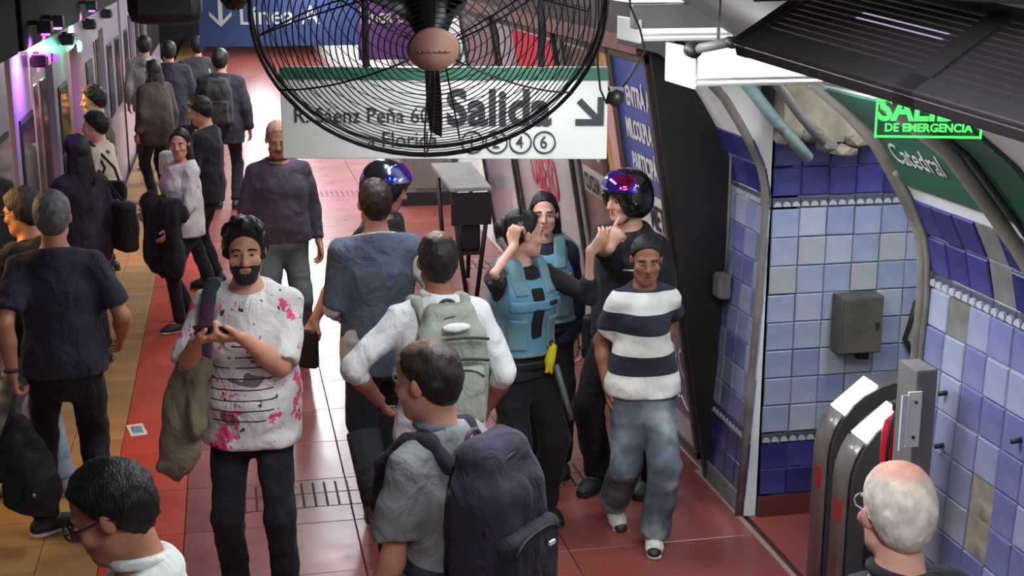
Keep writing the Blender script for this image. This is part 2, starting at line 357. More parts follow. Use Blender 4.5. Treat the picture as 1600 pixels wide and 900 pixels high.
def person(label, xy, face, h, skin, top=None, bottom=None, shoes=None, hair=None, lean=0, side=0, twist=0, head=(0, 0, 0), feet=None, R=None, L=None,
           female=False, wide=1.0, fat=0.0, drop=0.015, detail=1, beard=None, group=None, brow=None, lift=0.0, eyes=True):
    """face: heading in degrees, 0 looks along +Y (away from the camera), 90 looks along -X. Builds body, clothes, hair as parts of one thing."""
    K = Person(); S = h / 1.75; K.S = S; K.h = h; K.face = face; K.xy = np.array([xy[0], xy[1], lift])
    root = thing('person', label, 'person', (xy[0], xy[1], lift), math.radians(face), group); K.root = root
    RF = Rz(face)
    K.loc = lambda w: RF.T @ (np.asarray(w, float) - K.xy)
    K.wor = lambda l: RF @ np.asarray(l, float) + K.xy
    Rt = Rz(twist) @ Ry(side) @ Rx(-lean); K.Rt = Rt
    pel = np.array([0, 0, (0.93 - drop) * S])
    U = lambda x, y, z: pel + Rt @ (np.array([x, y, z - 0.93]) * S); K.U = U
    fwd = Rt @ np.array([0, 1, 0]); lat = Rt @ np.array([1, 0, 0]); upv = Rt @ np.array([0, 0, 1]); K.fwd, K.lat, K.upv = fwd, lat, upv
    sw = (0.148 if female else 0.163) * wide
    K.sh = {1: U(sw, -0.01, 1.393), -1: U(-sw, -0.01, 1.393)}
    nb = U(0, -0.018, 1.45); hp = U(0, 0.0, 1.535)
    Rh = Rz(head[0] + twist * 0.5) @ Rx(-head[1]) @ Ry(head[2]); K.Rh = Rh
    hc = hp + Rh @ np.array([0, 0.012, 0.092]) * S; K.hc = hc
    Hd = lambda x, y, z: hc + Rh @ np.array([x, y, z]) * S; K.Hd = Hd
    # legs
    feet = feet or {}
    K.hip, K.knee, K.ank, K.fdir = {}, {}, {}, {}
    for sd, key in ((1, 'R'), (-1, 'L')):
        fx, fy, fz, pit, yaw = (list(feet.get(key, (0.10, 0.0, 0.0))) + [0, 0])[:5] if key in feet else (0.10, 0.0, 0.0, 0, -8)
        if key == 'L' and key not in feet: fx = 0.10
        hip = pel + np.array([0.082 * sd * min(wide, 1.05), 0, -0.03]) * S
        ank = np.array([fx * sd, fy, 0.085 + fz]) * S
        kn, ank = ik(hip, ank, 0.425 * S, 0.425 * S, (0.12 * sd, 1, 0))
        K.hip[sd], K.knee[sd], K.ank[sd] = hip, kn, ank; K.fdir[sd] = Rz(yaw * sd) @ Rx(pit) @ np.eye(3)
    # arms
    K.elb, K.wri, K.hd, K.pn, K.pose = {}, {}, {}, {}, {}
    for sd, A in ((1, R or {}), (-1, L or {})):
        sh = K.sh[sd]
        if 'w' in A: tg = K.loc(A['w'])
        elif 'l' in A: tg = np.array(A['l'], float) * S * np.array([1, 1, 1])
        else: tg = sh + np.array([0.075 * sd + 0.05 * sd * fat * 10, A.get('sw', 0.04), -0.515]) * S
        pole = np.array(A.get('pole', (0.45 * sd, -1, -0.15)), float)
        el, wr = ik(sh, tg, 0.285 * S, 0.25 * S, pole); K.elb[sd], K.wri[sd] = el, wr
        K.hd[sd] = nrm(RF.T @ np.array(A['dir'], float)) if 'dir' in A else nrm(wr - el)
        K.pn[sd] = nrm(RF.T @ np.array(A['palm'], float)) if 'palm' in A else np.array([-sd, 0.25, 0.1]); K.pose[sd] = A.get('pose', 'relax')
    # ---- body
    def torso(g, lo=0.86, fz=0.0):
        W = [(0.87, 0.140 + (0.012 if female else 0), 0.100), (0.96, 0.140 + fat * 0.8, 0.102 + fat), (1.07, (0.112 if female else 0.126) + fat, 0.092 + fat * 1.2), (1.20, (0.120 if female else 0.134) * wide + fat * 0.8, 0.102 + fat), (1.30, (0.124 if female else 0.140) * wide + fat * 0.4, 0.106 + fat * 0.4), (1.385, 0.100 * wide, 0.078)]
        out = []
        for (z0, w0, d0), (z1, w1, d1) in zip(W, W[1:]):
            if z1 < lo: continue
            out.append(cone(U(0, fat * 0.35, z0), U(0, fat * 0.35, z1), w0 * S + g, w1 * S + g, 0.05 * S, (fwd, (d0 + d1 + 2 * g) / (w0 + w1 + 2 * g))))
        for sd in (1, -1): out.append(cone(nb + upv * 0.006 * S, K.sh[sd] - lat * sd * 0.02 * S, 0.042 * S + g, 0.035 * S + g, 0.06 * S))
        if female:
            for sd in (1, -1): out.append(ell(U(0.065 * sd, 0.085, 1.275), v3((0.062, 0.05, 0.06)) * S + g, Rt, 0.04))
        return out
    K.torso = torso
    arm = {}
    for sd in (1, -1):
        fa = 1.0 + fat * 2.5; fm = 0.9 if female else 1.0
        arm[sd] = (0.049 * S * fa * fm, 0.038 * S * fa * fm, 0.040 * S * fa * fm, 0.0265 * S * fm)
    K.armr = arm
    hcn = S * (0.97 if female else 1.0)
    B = torso(-0.010)
    for sd in (1, -1):
        r = arm[sd]; sv = top.get('sleeves', {}).get(sd, top.get('sleeve', 0.6)) if top else 0; c1 = 0.014 if sv > 1.5 else 0.0; c0 = 0.012 if sv > 0.2 else 0.0
        r = (r[0] - c0, r[1] - c1, r[2] - c1, r[3])
        B += [cone(K.sh[sd], K.elb[sd], r[0] - 0.003, r[1], 0.03), cone(K.elb[sd], K.elb[sd] + (K.wri[sd] - K.elb[sd]) * 0.35, r[1], r[2], 0.02), cone(K.elb[sd] + (K.wri[sd] - K.elb[sd]) * 0.35, K.wri[sd], r[2], r[3], 0.02)]
        B += hand_prims(K.wri[sd], K.hd[sd], K.pn[sd], sd, S, K.pose[sd])
        B += [cone(K.hip[sd], K.knee[sd], 0.070 * S, 0.048 * S, 0.03), cone(K.knee[sd], K.ank[sd], 0.048 * S, 0.036 * S, 0.02)]
        Fd = K.fdir[sd]; B.append(cone(K.ank[sd], K.ank[sd] + Fd @ np.array([0, 0.10, -0.05]) * S, 0.036 * S, 0.026 * S, 0.02))
    B += [cone(nb, Hd(0, -0.022, -0.05), (0.050 if female else 0.060) * S, (0.046 if female else 0.054) * S, 0.03),
          ell(Hd(0, -0.016, 0.034), v3((0.074, 0.096, 0.086)) * hcn, Rh, 0.02), ell(Hd(0, 0.024, -0.036), v3((0.058, 0.068, 0.078)) * hcn, Rh, 0.03),
          cone(Hd(-0.012, 0.066, -0.094), Hd(0.012, 0.066, -0.094), 0.020 * hcn, 0.020 * hcn, 0.03), cone(Hd(-0.038, 0.02, -0.07), Hd(-0.02, 0.055, -0.09), 0.022 * hcn, 0.02 * hcn, 0.03), cone(Hd(0.038, 0.02, -0.07), Hd(0.02, 0.055, -0.09), 0.022 * hcn, 0.02 * hcn, 0.03),
          cone(Hd(-0.034, 0.076, 0.022), Hd(0.034, 0.076, 0.022), 0.009 * S, 0.009 * S, 0.02)]
    for sd in (1, -1): B.append(ell(Hd(0.031 * sd, 0.100, 0.004), v3((0.017, 0.014, 0.010)) * S, Rh, 0.012, op='s'))
    B += [cone(Hd(0, 0.088, 0.012), Hd(0, 0.108, -0.028), 0.0085 * S, 0.0125 * S, 0.012), cone(Hd(-0.011, 0.096, -0.031), Hd(0.011, 0.096, -0.031), 0.0085 * S, 0.0085 * S, 0.008),
          cone(Hd(-0.018, 0.086, -0.058), Hd(0.018, 0.086, -0.058), 0.0075 * S, 0.0075 * S, 0.007), cone(Hd(-0.015, 0.085, -0.069), Hd(0.015, 0.085, -0.069), 0.0080 * S, 0.0080 * S, 0.007)]
    for sd in (1, -1): B += [ell(Hd(0.046 * sd, 0.064, -0.028), v3((0.020, 0.018, 0.018)) * S, Rh, 0.02), ell(Hd(0.077 * sd, -0.008, -0.004), v3((0.010, 0.019, 0.031)) * S, Rh @ Rz(-18 * sd), 0.008)]
    if detail == 2: hcoarse, hh = 0.0135, 0.0056
    elif detail == 1: hcoarse, hh = 0.0145, 0.0075
    else: hcoarse, hh = 0.017, 0.012
    fin = [[], [], []]
    if detail:
        pts = [(hc, 0.125 * S)] + [(K.wri[sd] + K.hd[sd] * 0.08 * S, 0.105 * S) for sd in (1, -1)]
        for c, r in pts:
            for i in range(3): fin[i].append((float(c[i] - r), float(c[i] + r), hh))
    body = fld_obj('body', Field(B, hcoarse, 0.03, fin), skin, root, 1); K.body = body
    if detail:
        me = body.data; co = np.zeros(len(me.vertices) * 3, np.float32); me.vertices.foreach_get('co', co); co = (co.reshape(-1, 3) - hc) @ Rh / S
        lip = np.clip(1.6 - np.sqrt((co[:, 0] / 0.021) ** 2 + ((co[:, 1] - 0.092) / 0.020) ** 2 + ((co[:, 2] + 0.0635) / 0.011) ** 2) * 1.2, 0, 1)
        a = me.attributes.new('lip', 'FLOAT', 'POINT'); a.data.foreach_set('value', lip.astype(np.float32))
    # ---- clothes
    if bottom:
        lo = bottom.get('loose', 0.012); P = [x for x in torso(lo, 0)[:2]]
        cuff = bottom.get('cuff', 0.0)
        for sd in (1, -1):
            a = K.ank[sd] + (K.knee[sd] - K.ank[sd]) * cuff
            P += [cone(K.hip[sd], K.knee[sd], 0.076 * S + lo, 0.054 * S + lo, 0.03), cone(K.knee[sd], a, 0.054 * S + lo, bottom.get('ankle', 0.048) * S + lo, 0.02, cap=True)]
        F = Field(P, 0.013 if detail else 0.017); F.wrinkle(bottom.get('wr', 0.007), 10, (0.9, 0.9, 1.6)); F.wrinkle(bottom.get('wr', 0.007) * 0.5, 22, (0.7, 0.7, 1.8)); F.cut(U(0, 0, 1.03 if not top else min(1.03, top.get('hem', 0.88) + 0.05)), upv)
        K.trousers = fld_obj(bottom.get('name', 'trousers'), F, bottom['m'], root)
    if shoes:
        for sd in (1, -1):
            Fd = K.fdir[sd]; a = K.ank[sd]; A = lambda x, y, z: a + Fd @ np.array([x, y, z]) * S
            P = [cone(A(0, -0.045, -0.045), A(0, 0.10, -0.052), 0.043 * S, 0.045 * S, 0.03), cone(A(0, 0.08, -0.052), A(0.006 * -sd, 0.150, -0.060), 0.044 * S, 0.036 * S, 0.03, (Fd[:, 2], 0.8)), cone(A(0, -0.01, 0.02), A(0, 0.0, -0.04), 0.044 * S, 0.045 * S, 0.03, capa=True)]
            F = Field(P, 0.0095 if detail else 0.013); F.cut(A(0, 0, -0.066), -Fd[:, 2])
            sh = fld_obj('shoe', F, shoes['m'], root)
            Ps = [cone(A(0, -0.045, -0.072), A(0.004 * -sd, 0.142, -0.072), 0.047 * S, 0.042 * S, 0.01)]
            F = Field(Ps, 0.0095 if detail else 0.013); F.cut(A(0, 0, -0.062), Fd[:, 2]); F.cut(A(0, 0, -0.085), -Fd[:, 2])
            so = fld_obj('sole', F, shoes.get('sole', shoes['m']), sh)
            if 'toe' in shoes:
                F = Field([cone(A(0, 0.10, -0.05), A(0.006 * -sd, 0.150, -0.058), 0.046 * S, 0.039 * S, 0.02, (Fd[:, 2], 0.8))], 0.008); F.cut(A(0, 0, -0.063), -Fd[:, 2]); F.cut(A(0, 0.115, 0), -Fd[:, 1])
                fld_obj('toe_cap', F, shoes['toe'], sh)
            if shoes.get('laces'):
                for q in range(3):
                    tube('lace', [A(-0.026, 0.035 + 0.024 * q, -0.018 - 0.008 * q), A(0, 0.040 + 0.024 * q, -0.002 - 0.009 * q), A(0.026, 0.035 + 0.024 * q, -0.018 - 0.008 * q)], 0.004, LACE, sh, 6)
    if top:
        lo = top.get('loose', 0.014); sl = top.get('sleeve', 0.6); hem = top.get('hem', 0.88); P = torso(lo)
        P.append(cone(U(0, fat * 0.35, 1.05), U(0, fat * 0.35, hem + 0.01), 0.130 * S + lo + fat * S, 0.142 * S + lo + fat * S, 0.05, (fwd, (0.100 + lo + fat) / (0.136 + lo + fat))))
        tl = (bottom or {}).get('loose', 0.012)
        for sd in (1, -1): P.append(cone(K.hip[sd] + upv * 0.02, K.hip[sd] + (K.knee[sd] - K.hip[sd]) * 0.35, 0.088 * S + tl, 0.082 * S + tl, 0.06))
        for sd in (1, -1):
            r = arm[sd]; e = K.elb[sd]; w = K.wri[sd]; sx = top.get('sleeves', {}).get(sd, sl); lz = lo * top.get('sl_loose', 0.75)
            if sx <= 0: continue
            if sx <= 1: P.append(cone(K.sh[sd], K.sh[sd] + (e - K.sh[sd]) * sx, r[0] + lz * 0.9, r[0] + lz * 1.25, 0.035, cap=True))
            else:
                P.append(cone(K.sh[sd], e, r[0] + lz * 0.8, r[1] + lz, 0.035)); P.append(cone(e, e + (w - e) * min(1.0, sx - 1), r[1] + lz, r[3] + lz * 0.9 + 0.004, 0.015, cap=True))
        F = Field(P, 0.0125 if detail else 0.017); F.wrinkle(top.get('wr', 0.010), 9, (1, 1, 1.2)); F.wrinkle(top.get('wr', 0.010) * 0.5, 19, (0.8, 0.8, 1.6))
        F.cut(U(0, 0, hem), -upv); F.cut(nb + upv * 0.035 * S + fwd * -0.01, nrm(upv + fwd * 0.35))
        K.shirt = fld_obj(top.get('name', 'shirt'), F, top['m'], root)
        if top.get('collar'):
            ring = [nb + upv * (0.035 + 0.012 * math.cos(t) * -1) * S + (lat * math.cos(t) * 0.066 + fwd * (math.sin(t) * 0.066 + 0.006)) * S for t in np.linspace(0, 2 * math.pi, 20, endpoint=False)]
            bm = bmesh.new(); bm_tube(bm, ring, 0.015 * S, 8, True); bm_obj('collar', bm, top['collar'], K.shirt, True)
        if top.get('vest'):
            vm = top['vest']; g = lo + 0.014; Pv = torso(g); Pv.append(cone(U(0, 0, 1.05), U(0, 0, vm.get('hem', 0.97)), 0.130 * S + g, 0.138 * S + g, 0.05, (fwd, 0.80)))
            for sd in (1, -1): Pv.append(ell(K.sh[sd] + lat * sd * 0.045 * S, v3((0.07, 0.11, 0.12)) * S, Rt, 0.02, op='s'))
            F = Field(Pv, 0.0115); F.wrinkle(0.004, 12); F.cut(U(0, 0, vm.get('hem', 0.97)), -upv); F.cut(nb + upv * 0.03 * S, nrm(upv + fwd * 0.6))
            K.vest = fld_obj('vest', F, vm['m'], root)
    # ---- hair
    if hair:
        st = hair['style']; hm = hair['m']; t = hair.get('t', 0.012)
        P = [ell(Hd(0, -0.018, 0.036), (v3((0.076, 0.097, 0.087)) + t) * hcn, Rh, 0.02)]
        hr = 0.0085 if detail else 0.012
        if st == 'short':
            F = Field(P + [ell(Hd(0, -0.035, -0.01), (v3((0.066, 0.075, 0.080)) + t * 0.6) * hcn, Rh, 0.03)], hr); F.wrinkle(hair.get('n', 0.006), 60)
            F.cut(Hd(0, 0.060, 0.078), Rh @ nrm((0, 0.80, -0.60))); F.cut(Hd(0, 0.020, 0.0), Rh @ nrm((0, 0.80, -0.60))); F.cut(Hd(0, -0.05, -0.078), Rh @ nrm((0, 0.25, -1)))
        elif st == 'curly':
            P += [ell(Hd(0.02 * a, 0.03 + 0.01 * b, 0.105), v3((0.04, 0.045, 0.036)) * S, Rh, 0.03) for a, b in ((-1.6, 0), (0, 1.5), (1.6, 0), (0, -3))]
            F = Field(P, 0.007); F.wrinkle(0.014, 42); F.cut(Hd(0, 0.082, 0.062), Rh @ nrm((0, 0.9, -0.43))); F.cut(Hd(0, 0.022, 0.0), Rh @ nrm((0, 0.86, -0.50))); F.cut(Hd(0, -0.05, -0.07), Rh @ nrm((0, 0.25, -1)))
        elif st == 'fringe':
            bc = hair.get('bald', (0.012, 0.125, 0.068, 0.090, 0.062))
            F = Field(P + [ell(Hd(0, -0.035, -0.01), (v3((0.066, 0.075, 0.080)) + t * 0.6) * hcn, Rh, 0.03), ell(Hd(0, bc[0], bc[1]), v3(bc[2:]) * S, Rh, 0.02, op='s')], hr); F.wrinkle(0.004, 48)
            F.cut(Hd(0, 0.060, 0.078), Rh @ nrm((0, 0.80, -0.60))); F.cut(Hd(0, 0.020, 0.0), Rh @ nrm((0, 0.80, -0.60))); F.cut(Hd(0, -0.05, -0.078), Rh @ nrm((0, 0.25, -1)))
        elif st in ('long', 'pony', 'bun'):
            P = P + [ell(Hd(0, -0.035, -0.01), (v3((0.068, 0.078, 0.085)) + t * 0.6) * hcn, Rh, 0.03)]
            F = Field(P, hr, 0.04); F.wrinkle(0.008, 34, (1, 1, 0.5))
            F.cut(Hd(0, 0.060, 0.074), Rh @ nrm((0, 0.80, -0.60))); F.cut(Hd(0, 0.014, 0.0), Rh @ nrm((0, 0.88, -0.47)))
            if st == 'long':
                pass
        K.hair = fld_obj('hair', F, hm, root)
        if 'crown' in hair:                                            # thinning crown: scalp tone shows through
            me = K.hair.data; co = np.zeros(len(me.vertices) * 3, np.float32); me.vertices.foreach_get('co', co); co = (co.reshape(-1, 3) - hc) @ Rh / S; cy, cz, cr = hair['crown']
            dd = np.sqrt((co[:, 0] / 0.9) ** 2 + (co[:, 1] - cy) ** 2 + (co[:, 2] - cz) ** 2); nn = noise3(co[:, 0], co[:, 1], co[:, 2], 60) * 0.12
            a = me.attributes.new('scalp', 'FLOAT', 'POINT'); a.data.foreach_set('value', np.clip((cr - dd) / (cr * 0.45) + nn, 0, hair.get('cmax', 0.9)).astype(np.float32))
        if st == 'long':
            P = [cone(Hd(0.050, -0.050, 0.02), U(0.095, -0.06, hair.get('len', 1.36)), 0.038 * S, 0.028 * S, 0.05), cone(Hd(-0.050, -0.050, 0.02), U(-0.095, -0.06, hair.get('len', 1.36)), 0.038 * S, 0.028 * S, 0.05), cone(Hd(0, -0.07, 0.02), U(0, -0.115, hair.get('len', 1.36) - 0.05), 0.065 * S, 0.05 * S, 0.05, (fwd, 0.7))]
            if hair.get('front'):
                for sd in (1, -1): P.append(cone(Hd(0.070 * sd, 0.005, 0.03), U(0.085 * sd, 0.085, 1.33), 0.026 * S, 0.022 * S, 0.03))
            F = Field(P, hr + 0.002); F.wrinkle(0.008, 22, (1, 1, 0.35)); fld_obj('long_hair', F, hm, K.hair)
        if st == 'bun':
            F = Field([ell(Hd(0, -0.135, 0.02), v3((0.05, 0.04, 0.05)) * S, Rh)], 0.008); F.wrinkle(0.006, 40); fld_obj('hair_bun', F, hm, K.hair)
        if st == 'pony':
            F = Field([cone(Hd(0, -0.12, 0.03), Hd(0, -0.15, -0.05), 0.03 * S, 0.035 * S, 0.03), cone(Hd(0, -0.15, -0.05), U(0, -0.14, 1.32), 0.035 * S, 0.015 * S, 0.03)], 0.008); F.wrinkle(0.006, 40); fld_obj('ponytail', F, hm, K.hair)
    if detail and eyes:
        for sd in (1, -1):
            F = Field([ell(Hd(0.031 * sd, 0.0785, 0.004), v3((0.0118, 0.010, 0.0050)) * S, Rh)], 0.003, 0.01); e = fld_obj('eye', F, EYE_W, root)
            F = Field([ell(Hd(0.031 * sd, 0.0860, 0.0035), v3((0.0062, 0.0042, 0.0050)) * S, Rh)], 0.0022, 0.01); fld_obj('iris', F, EYE_D, e)
        if brow:
            for sd in (1, -1):
                tube('eyebrow', [Hd(0.015 * sd, 0.0895, 0.0245), Hd(0.032 * sd, 0.0875, 0.028), Hd(0.050 * sd, 0.077, 0.021)], 0.0040 * S, brow, root, 6)
    if beard:
        P = [ell(Hd(0, 0.026, -0.050), v3((0.064, 0.073, 0.072)) * hcn, Rh, 0.02), cone(Hd(-0.014, 0.068, -0.100), Hd(0.014, 0.068, -0.100), 0.028 * hcn, 0.028 * hcn, 0.03)]
        P += [ell(Hd(0, 0.10, -0.063), v3((0.024, 0.045, 0.0115)) * S, Rh, 0.006, op='s')]
        F = Field(P, 0.0055); F.wrinkle(0.003, 60)
        F.cut(Hd(0, 0.09, -0.043), Rh @ nrm((0, 0.10, 1))); F.cut(Hd(0, 0.018, -0.03), Rh @ nrm((0, -1, -0.15)))
        fld_obj('beard', F, beard, root)
    return K
# ---------------------------------------------------------------- the station: vault, walls, floor, passage
PROF = [(0, 2.55), (0.6, 2.58), (1.2, 2.61), (1.70, 2.625), (1.85, 2.59), (1.97, 2.53), (2.15, 2.42), (2.27, 2.33), (2.43, 2.12), (2.65, 1.82), (2.9, 1.40), (3.08, 0.98), (3.2, 0.4), (3.25, -0.3), (3.2, -1.2), (3.05, -2.0), (2.7, -2.8), (2.0, -3.3), (1.0, -3.5), (-0.9, -3.5)]
def PX(z):
    for (z0, x0), (z1, x1) in zip(PROF, PROF[1:]):
        if z0 <= z <= z1: return x0 + (x1 - x0) * (z - z0) / (z1 - z0)
    return PROF[0][1]
def PT(z):
    a = Vector((PX(z + 0.02) - PX(z - 0.02) if z > 0.02 else 0.002, 0, 0.04)); return a.normalized()
YN, YF, YB = 4.72, 6.33, 6.91      # near jamb, far jamb of the passage, start of the poster boards
M_plaster = ramp_mat('vault_plaster', [(0.30, (196, 194, 184)), (0.55, (222, 226, 226)), (0.75, (150, 168, 176))], 0.8, 1.3, 8)
M_cement = ramp_mat('cement', [(0.3, (96, 94, 92)), (0.7, (128, 126, 122))], 0.85, 7)
M_beige = ramp_mat('beige_plaster', [(0.3, (110, 102, 86)), (0.52, (160, 152, 134)), (0.70, (84, 76, 66))], 0.9, 5, bump=0.5)
M_grout = mat('grout', (110, 112, 118), 0.9)
M_ceil = mat('ceiling_paint', (120, 118, 116), 0.9)
M_black = mat('black_paint', (34, 32, 34), 0.55, var=0.25)
M_dark = mat('dark_metal', (40, 38, 40), 0.45, var=0.2)
M_grey = mat('grey_metal', (120, 118, 118), 0.45, var=0.1)
M_white = mat('white_enamel', (226, 226, 222), 0.4, var=0.04)
M_brown = mat('brown_cornice', (112, 72, 56), 0.6, var=0.2)
def extrude_profile(name, prof, y0, y1, m, thick=0.14, ny=1):
    V = []; F = []; n = len(prof)
    nor = []
    for i in range(n):
        a = prof[max(0, i - 1)]; b = prof[min(n - 1, i + 1)]; t = Vector((b[1] - a[1], b[0] - a[0])).normalized(); nor.append((t.y, -t.x))
    for j in range(ny + 1):
        y = y0 + (y1 - y0) * j / ny
        for i, (z, x) in enumerate(prof): V.append((x, y, z))
        for i, (z, x) in enumerate(prof): V.append((x + nor[i][0] * thick, y, z + nor[i][1] * thick))
    for j in range(ny):
        o = j * 2 * n; p = o + 2 * n
        for i in range(n - 1):
            F.append((o + i, o + i + 1, p + i + 1, p + i)); F.append((o + n + i + 1, o + n + i, p + n + i, p + n + i + 1))
        F.append((o, p, p + n, o + n)); F.append((o + n - 1, o + 2 * n - 1, p + 2 * n - 1, p + n - 1))
    for o in (0, ny * 2 * n):
        for i in range(n - 1):
            f = (o + i, o + n + i, o + n + i + 1, o + i + 1); F.append(f if o == 0 else f[::-1])
    return V, F
def join_mesh(name, parts, m, parent=None, smooth=False):
    V = []; F = []
    for v, f in parts: o = len(V); V += v; F += [tuple(i + o for i in q) for q in f]
    return mesh_obj(name, V, F, m, parent, smooth)
wp = PROF[:9]; cp = PROF[8:]
wall_right = struct(join_mesh('wall_right', [extrude_profile('', wp, -3, YN, None), extrude_profile('', wp, YF, 46, None)], M_plaster))
ceiling = struct(join_mesh('ceiling', [extrude_profile('', cp[:11], -3, 46, None, 0.2)], M_ceil))
wall_left = struct(box('wall_left', (-3.62, 21.5, 1.0), (0.2, 49, 4.2), M_dark))
wall_back = struct(box('wall_back', (-0.5, 46.2, 1.0), (6.6, 0.3, 4.4), M_dark))
wall_front = struct(box('wall_front', (-0.5, -3.2, 1.0), (6.6, 0.3, 4.4), M_ceil))
# passage
wall_passage = struct(box('wall_passage', (3.55, YF + 0.09, 1.25), (1.86, 0.18, 2.6), M_grout))
struct(box('wall_passage_near', (3.55, YN - 0.09, 1.25), (1.72, 0.18, 2.6), M_plaster))
struct(box('wall_passage_end', (4.45, (YN + YF) / 2, 1.25), (0.12, YF - YN + 0.4, 2.6), M_beige))
struct(box('ceiling_passage', (3.4, (YN + YF) / 2, 2.62), (2.2, YF - YN + 0.4, 0.12), M_plaster))

# tiles: each its own piece
def tiles(name, cols, rough=0.28): return [ramp_mat(name, [(0.3, c0), (0.7, c1)], rough, 5, 4, 0.5, (1, 1, 0.2)) for c0, c1 in cols]
PAL_L = tiles('pale_tile', (((136, 150, 176), (160, 172, 192)), ((128, 144, 174), (152, 166, 190)), ((148, 160, 180), (170, 180, 194)), ((118, 134, 170), (144, 158, 186)), ((150, 158, 168), (168, 174, 180))))
PAL_V = tiles('lavender_tile', (((128, 136, 170), (152, 160, 186)), ((104, 112, 158), (132, 140, 178)), ((144, 152, 178), (166, 174, 190)), ((96, 102, 152), (122, 128, 170)), ((136, 146, 178), (156, 164, 186))))
PAL_B = tiles('blue_tile', (((36, 38, 98), (58, 62, 128)), ((42, 44, 106), (70, 74, 138)), ((32, 33, 88), (52, 55, 118))), 0.25)
M_orn = mat('ornament_white', (170, 176, 186), 0.4); M_ornd = mat('ornament_dark', (70, 74, 92), 0.6)
def tile_mesh(w, h, m, d=0.014, b=0.005):
    key = (round(w, 3), round(h, 3), m.name)
    if key in TM: return TM[key]
    V = [(-w / 2, -h / 2, 0), (w / 2, -h / 2, 0), (w / 2, h / 2, 0), (-w / 2, h / 2, 0)]
    V += [(x, y, d - b) for x, y, z in V] + [(x * (1 - 2 * b / w), y * (1 - 2 * b / h), d) for x, y, z in V[:4]]
    F = [(3, 2, 1, 0), (8, 9, 10, 11)]
    for i in range(4): j = (i + 1) % 4; F += [(i, j, j + 4, i + 4), (i + 4, j + 4, j + 8, i + 8)]
    me = bpy.data.meshes.new('tile'); me.from_pydata(V, [], F); me.materials.append(m); TM[key] = me; return me
TM = {}
def put(name, me, M, parent):
    o = bpy.data.objects.new(name, me); link(o, parent); o.matrix_local = M; return o
scal = None
def scallop(M, parent):
    global scal
    if scal is None:
        n = 7; V = [(0.021 * math.cos(math.pi * k / (n - 1)), 0.026 * math.sin(math.pi * k / (n - 1)), z) for z in (0, 0.016) for k in range(n)]
        F = [tuple(range(n - 1, -1, -1)), tuple(range(n, 2 * n))] + [(i, (i + 1) % n, (i + 1) % n + n, i + n) for i in range(n)]
        scal = bpy.data.meshes.new('scallop'); scal.from_pydata(V, [], F); scal.materials.append(M_orn)
    return put('scallop', scal, M, parent)
T = 0.148
ROWS = [('b', 0.115 + T * (i + 0.5) * 0.97) for i in range(2)] + [('o', 0.43)] + [('l', 0.460 + T * (i + 0.5)) for i in range(8)] + [('o', 1.675)] + [('b', 1.705 + T * (i + 0.5)) for i in range(2)]
def tile_field(place, ncol, pal, parent, skip=(), lastw=None):
    for kind, z in ROWS:
        for c in range(ncol):
            if (kind, c) in skip or (c, round(z, 2)) in skip: continue
            if kind == 'o':
                put('border_tile', tile_mesh(T - 0.004, 0.046, M_ornd, 0.010, 0.003), place(c, z), parent)
                for q in range(3): scallop(place(c + (q - 1) / 3.0, z - 0.020) @ Matrix.Translation((0, 0, 0.004)), parent)
            else:
                m = random.choice(PAL_B if kind == 'b' else pal); j = random.uniform(-0.002, 0.002)
                put('tile', tile_mesh(T - 0.005, T - 0.005, m), place(c, z) @ Matrix.Translation((j, random.uniform(-0.002, 0.002), random.uniform(-0.003, 0.001))), parent)
# back wall of the passage faces the camera
tile_field(lambda c, z: frame((2.63 + T * (c + 0.5), YF, z), (1, 0, 0), (0, 0, 1)), 6, PAL_L, wall_passage)
box('bare_plaster', (3.98, YF - 0.004, 1.0), (0.84, 0.02, 1.95), ramp_mat('olive_plaster', [(0.3, (112, 106, 82)), (0.7, (142, 136, 110))], 0.9, 4), wall_passage)
# wall strip between the passage and the boards, and the near wall: rows climb with the leaning profile
def wall_place(y0):
    return lambda c, z: frame((PX(z), y0 - T * (c + 0.5), z), (0, -1, 0), PT(z))
tile_field(wall_place(YF + 4 * T - 0.01), 4, PAL_V, wall_right)
tile_field(wall_place(YN - 0.03), 9, PAL_V, wall_right, skip={(3, 1.78), (3, 1.93), (3, 0.98), (3, 0.83), (1, 1.57)})
for zz, m in ((1.78, M_cement), (1.93, M_cement), (0.98, M_beige), (0.83, M_beige), (1.57, M_cement)):
    zz = min((r[1] for r in ROWS), key=lambda q: abs(q - zz)); put('cement_patch', tile_mesh(T - 0.002, T, m, 0.006, 0.002), wall_place(YN - 0.03)(3 if abs(zz - 1.57) > 0.02 else 1, zz), wall_right)
# skirting and edge trims
b = struct(box('baseboard_passage', (3.5, YF - 0.02, 0.05), (1.75, 0.03, 0.115), mat('maroon_skirting', (92, 44, 40), 0.5)))
box('skirting', (2.545, YF + 0.29, 0.055), (0.03, 0.56, 0.11), M_cement, wall_right)
zs = [0.0, 0.6, 1.2, 1.6, 1.75, 1.85, 1.97, 2.08, 2.2, 2.32, 2.43]
def prof_tube(name, y, r, off, m, parent, z0=0.0, z1=2.43, n=8):
    pts = [(PX(z) - off, y, z) for z in [z0] + [q for q in zs if z0 < q < z1] + [z1]]; return tube(name, pts, r, m, parent, n)
M_trim = ramp_mat('trim_grey', [(0.3, (98, 95, 88)), (0.7, (136, 131, 120))], 0.6, 6)
t1 = struct(prof_tube('trim_1', YF + 0.015, 0.024, 0.016, M_trim, None)); t2 = struct(prof_tube('trim_2', YN + 0.005, 0.024, 0.018, M_trim, None)); t3 = struct(prof_tube('trim_3', YN - 0.035, 0.012, 0.02, M_trim, None, 0.0, 2.1))
